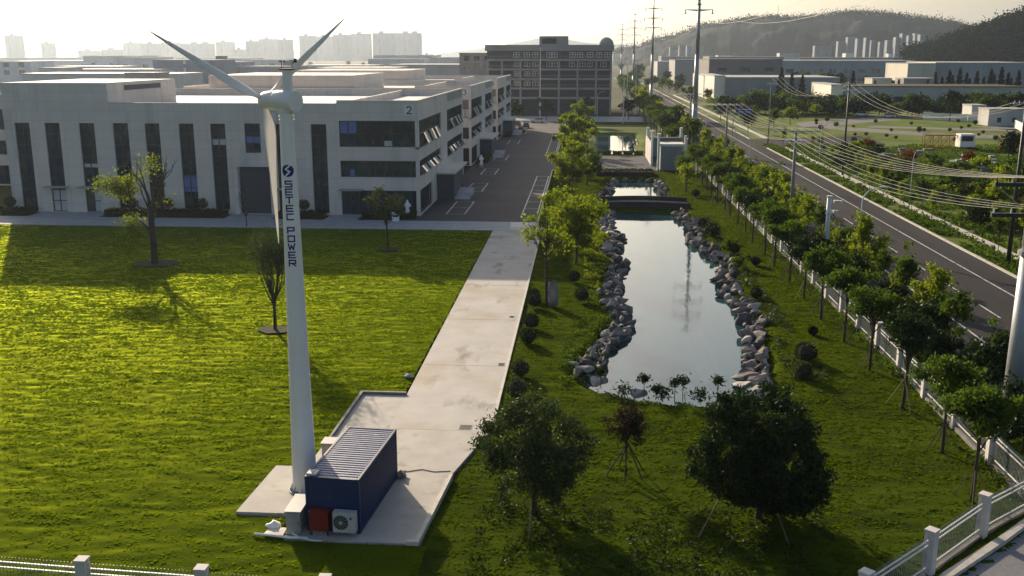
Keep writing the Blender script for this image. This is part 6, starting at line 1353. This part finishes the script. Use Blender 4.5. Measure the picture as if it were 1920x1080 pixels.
hedge(-80, -77.2, 122.4, 127, .8, 'sunlit yellow green shrub bed at the left photo edge', 900, 540, 'lf_yel')
for i in range(9): hedge(1.5+i*2.2, 3.5+i*2.2, 208.3, 210.2, .7, '%s clipped dark cushion along the far edge of the courtyard, from the left' % ('first second third fourth fifth sixth seventh eighth ninth'.split()[i]), 260, 560+i, 'lf_dark', .2)
hedge(2, 12, 170.8, 175.5, .9, 'dark shrub bed between the upper pond and the courtyard', 2600, 580, 'lf_dark', .2)
# loose ground cover along the banks (nobody could count it)
def cover(lab, xr, yr, n, m, ls, seed, hh=.5, test=None):
    rn = np.random.default_rng(seed); x = rn.uniform(*xr, n); y = rn.uniform(*yr, n); k = vnoise(x/.9, y/1.1, seed) > .42
    for p in PONDS: k &= ~inpoly(x, y, p)
    if test is not None: k &= test(x, y)
    x, y = x[k], y[k]; cl = vnoise(x/.7, y/.7, seed+1); z = z_garden(x, y)+rn.random(len(x))*hh*cl; co, f = leafcloud(np.stack([x, y, z], 1), ls, seed); o = link('ground_cover', mesh_np('ground_cover', co, f, [M[m]])); tag(o, lab, 'ground cover', kind='stuff')
cover('loose green ground cover behind the left bank rocks', (-1.8, 2.6), (60, 86), 7000, 'lf_mid', .14, 71, .55, lambda x, y: x > -1.6+np.abs(y-64)*.06)
cover('bright ground cover along the upper left bank', (.2, 3.2), (86, 132), 9000, 'lf_yel', .15, 72, .45)
cover('dark brownish ground cover behind the right bank rocks', (13.6, 16.0), (62, 128), 9000, 'lf_osm', .15, 73, .6)
cover('low plants along the near shore', (1.5, 10.5), (56.6, 58.8), 3500, 'lf_osm', .11, 74, .35)
cover('weeds and wild plants along the foot of the roadside fence', (20.0, 20.9), (44, 110), 6000, 'lf_mid', .13, 75, .7)
cover('dark leafy weeds around the feet of the foreground evergreens', (-4.5, 11), (36, 42.8), 6000, 'lf_dark', .10, 76, .35)
# shrubs on the verge between fence and road
rn = np.random.default_rng(91); n = 30000; x = rn.uniform(21.2, 25.2, n); y = 44+rn.random(n)**1.4*180; z = rn.random(n)*1.0*vnoise(x/.8, y/1.5, 7); co, f = leafcloud(np.stack([x, y, z], 1), .2, 92); o = link('ground_cover', mesh_np('ground_cover', co, f, [M['lf_mid']])); tag(o, 'leafy weeds filling the verge between the fence and the road', 'ground cover', kind='stuff')
rn = np.random.default_rng(93); n = 150000; x = 40.9+rn.random(n)**1.3*60; y = 70+rn.random(n)*165; k = (x < 44+(y-40)*.30) & ((x < 43.9) | (x > 45.2)) & (vnoise(x/3, y/3, 5) > .35); x, y = x[k], y[k]; z = rn.random(len(x))*.8*vnoise(x/1.5, y/1.5, 8); co, f = leafcloud(np.stack([x, y, z], 1), .28, 94); o = link('ground_cover', mesh_np('ground_cover', co, f, [M['lf_mid']])); tag(o, 'rough green ground cover in the planting right of the road', 'ground cover', kind='stuff')
# -- conifers
def conifer(lab, x, y, h, seed, group):
    t = thing('conifer', lab, 'conifer', (x, y, 0), group=group); rn = np.random.default_rng(seed); n = 1500; u = rn.random(n)**.75; z = h*(.08+.92*(1-u)); rad = (u*.21*h+.15)*(.75+.3*np.sin(z*3.2))*rn.uniform(.55, 1.05, n); a = rn.uniform(0, 2*PI, n); co, f = leafcloud(np.stack([rad*np.cos(a), rad*np.sin(a), z-rad*.18], 1), .75, seed); link('crown', mesh_np('crown', co, f, [M['lf_fir']]), t)
    q = MB(); q.tube((0, 0, 0), (0, 0, h*.95), .2, .04, n=6); q.build('trunk', M['bark'], t, absolute=False); return t
cf = [conifer('x', 0, 0, 13.5, 600+i, None) for i in range(3)]; CFL = [(1468, 445, 14.6), (1488, 448, 12.6), (1508, 452, 11.6), (1565, 438, 8.5), (1603, 442, 13.2), (1645, 436, 9.5), (1690, 440, 10)]
cl_ = ['tallest of the three conifers beside the grey blue shed', 'middle one of the three conifers beside the grey blue shed', 'right one of the three conifers beside the grey blue shed', 'short conifer over the bright end wall of the brown roofed factory', 'slim conifer left of the low cream house', 'conifer just right of the low cream house front', 'conifer between the low cream house and the cream box building']
CFL += [(1748+i*11.2+(i*37 % 7)-3, 438+(i*53) % 14, 10+(i*29) % 50/10) for i in range(16)]
for i, (px, Y, h_) in enumerate(CFL):
    X_, _ = at(px, 101, Y); lab = cl_[i] if i < 7 else 'dark pointed conifer in the long row behind the brown roofed factory'; gp = None if i < 7 else 'conifers in the long row at the right'
    if i < 3: o = cf[i]; o.location = (X_, Y, 0); o.scale = (h_/13.5,)*3; o['label'] = lab
    else: o = dup(cf[i % 3], (X_, Y, 0), rt_.uniform(0, 6), h_/13.5, lab, gp)
# -- trees scattered between the works (each a thing), and the woods on the hills (stuff)
GF = 'trees scattered among the works on the far plain'
for k in range(110):
    Y = rt_.uniform(480, 1300); px = rt_.uniform(1160, 1920); X_, _ = at(px, 101, Y); dup(av[rt_.choice((0, 1, 1))], (X_, Y, 0), rt_.uniform(0, 6), rt_.uniform(.9, 1.7), 'tree among the works on the right far plain', GF)
GF2 = 'trees scattered among the works at the left'
for k in range(60):
    Y = rt_.uniform(520, 1500); px = rt_.uniform(0, 900); X_, _ = at(px, 101, Y); dup(av[1], (X_, Y, 0), rt_.uniform(0, 6), rt_.uniform(.9, 1.6), 'tree among the works on the left far plain', GF2)
def wood(name, sil, Y, thick, n, ls, seed, lab, sp_, m='lf_far', hh=7, t0=-1):
    xs = np.array([s[0] for s in sil]); ys_ = np.array([s[1] for s in sil]); rn = np.random.default_rng(seed); nc = n//16; px = rn.uniform(xs[0], xs[-1], nc); tt = rn.uniform(t0, .12, nc)
    P0 = np.array([at(a, b_, Y) for a, b_ in zip(px, np.interp(px, xs, ys_))]); Z = np.maximum(P0[:, 1], 0)*np.cos(tt*PI/2)**1.1; X = P0[:, 0]*(1+tt*thick/Y); k = rn.integers(0, nc, n)
    sz = rn.uniform(.6, 1.5, nc)
    co, f = leafcloud(np.stack([X[k], (Y+tt*thick)[k], Z[k]], 1)+rn.normal(size=(n, 3))*sp_*1.15*sz[k][:, None]*np.array([1, 1, .8])+np.array([0, 0, hh*.5]), ls, seed, 0, 1.0)
    o = link(name, mesh_np(name, co, f, [M[m]])); tag(o, lab, 'wood', kind='stuff')
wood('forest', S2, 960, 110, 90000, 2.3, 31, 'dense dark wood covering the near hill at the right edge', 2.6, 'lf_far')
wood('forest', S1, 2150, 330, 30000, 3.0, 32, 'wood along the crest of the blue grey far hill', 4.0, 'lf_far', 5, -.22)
for px, py, s_, lab in ((1840, 62, 2.4, 'single tall tree standing proud on the left shoulder of the wooded hill'), (1910, 36, 1.8, 'tree breaking the skyline at the right edge of the wooded hill'), (1882, 46, 1.5, 'smaller tree on the crest of the wooded hill')):
    X_, Z_ = at(px, py, 950); dup(av[1], (X_, 950, Z_-4), 0, s_*.85, lab, None)
t = thing('radio_mast', 'thin radio mast on the crest of the far hill', 'mast', (*[at(1458, 37, 2140)[0], 2140], at(1458, 40, 2140)[1]-4)); q = MB(); q.tube((0, 0, 0), (0, 0, 36), .8, .3, n=6); q.build('shaft', M['steel_dark'], t, absolute=False)
# ------------------------------------------------------------------ haze: the air itself
hb = MB(); hb.box(-5200, 5200, -300, 9000, -5.2, 330)
hm = bpy.data.materials.new('haze_air'); hm.use_nodes = True; ht = hm.node_tree; ht.nodes.clear()
ho = ht.nodes.new('ShaderNodeOutputMaterial'); hv = ht.nodes.new('ShaderNodeVolumePrincipled')
hv.inputs['Color'].default_value = (.70, .83, 1.0, 1); hv.inputs['Density'].default_value = HAZE_DENSITY; hv.inputs['Anisotropy'].default_value = HAZE_ANISO
ht.links.new(hv.outputs[0], ho.inputs['Volume'])
hz_ = hb.build('haze', hm); hz_['kind'] = 'stuff'; hz_['label'] = 'pale warm haze filling the air over the plain'
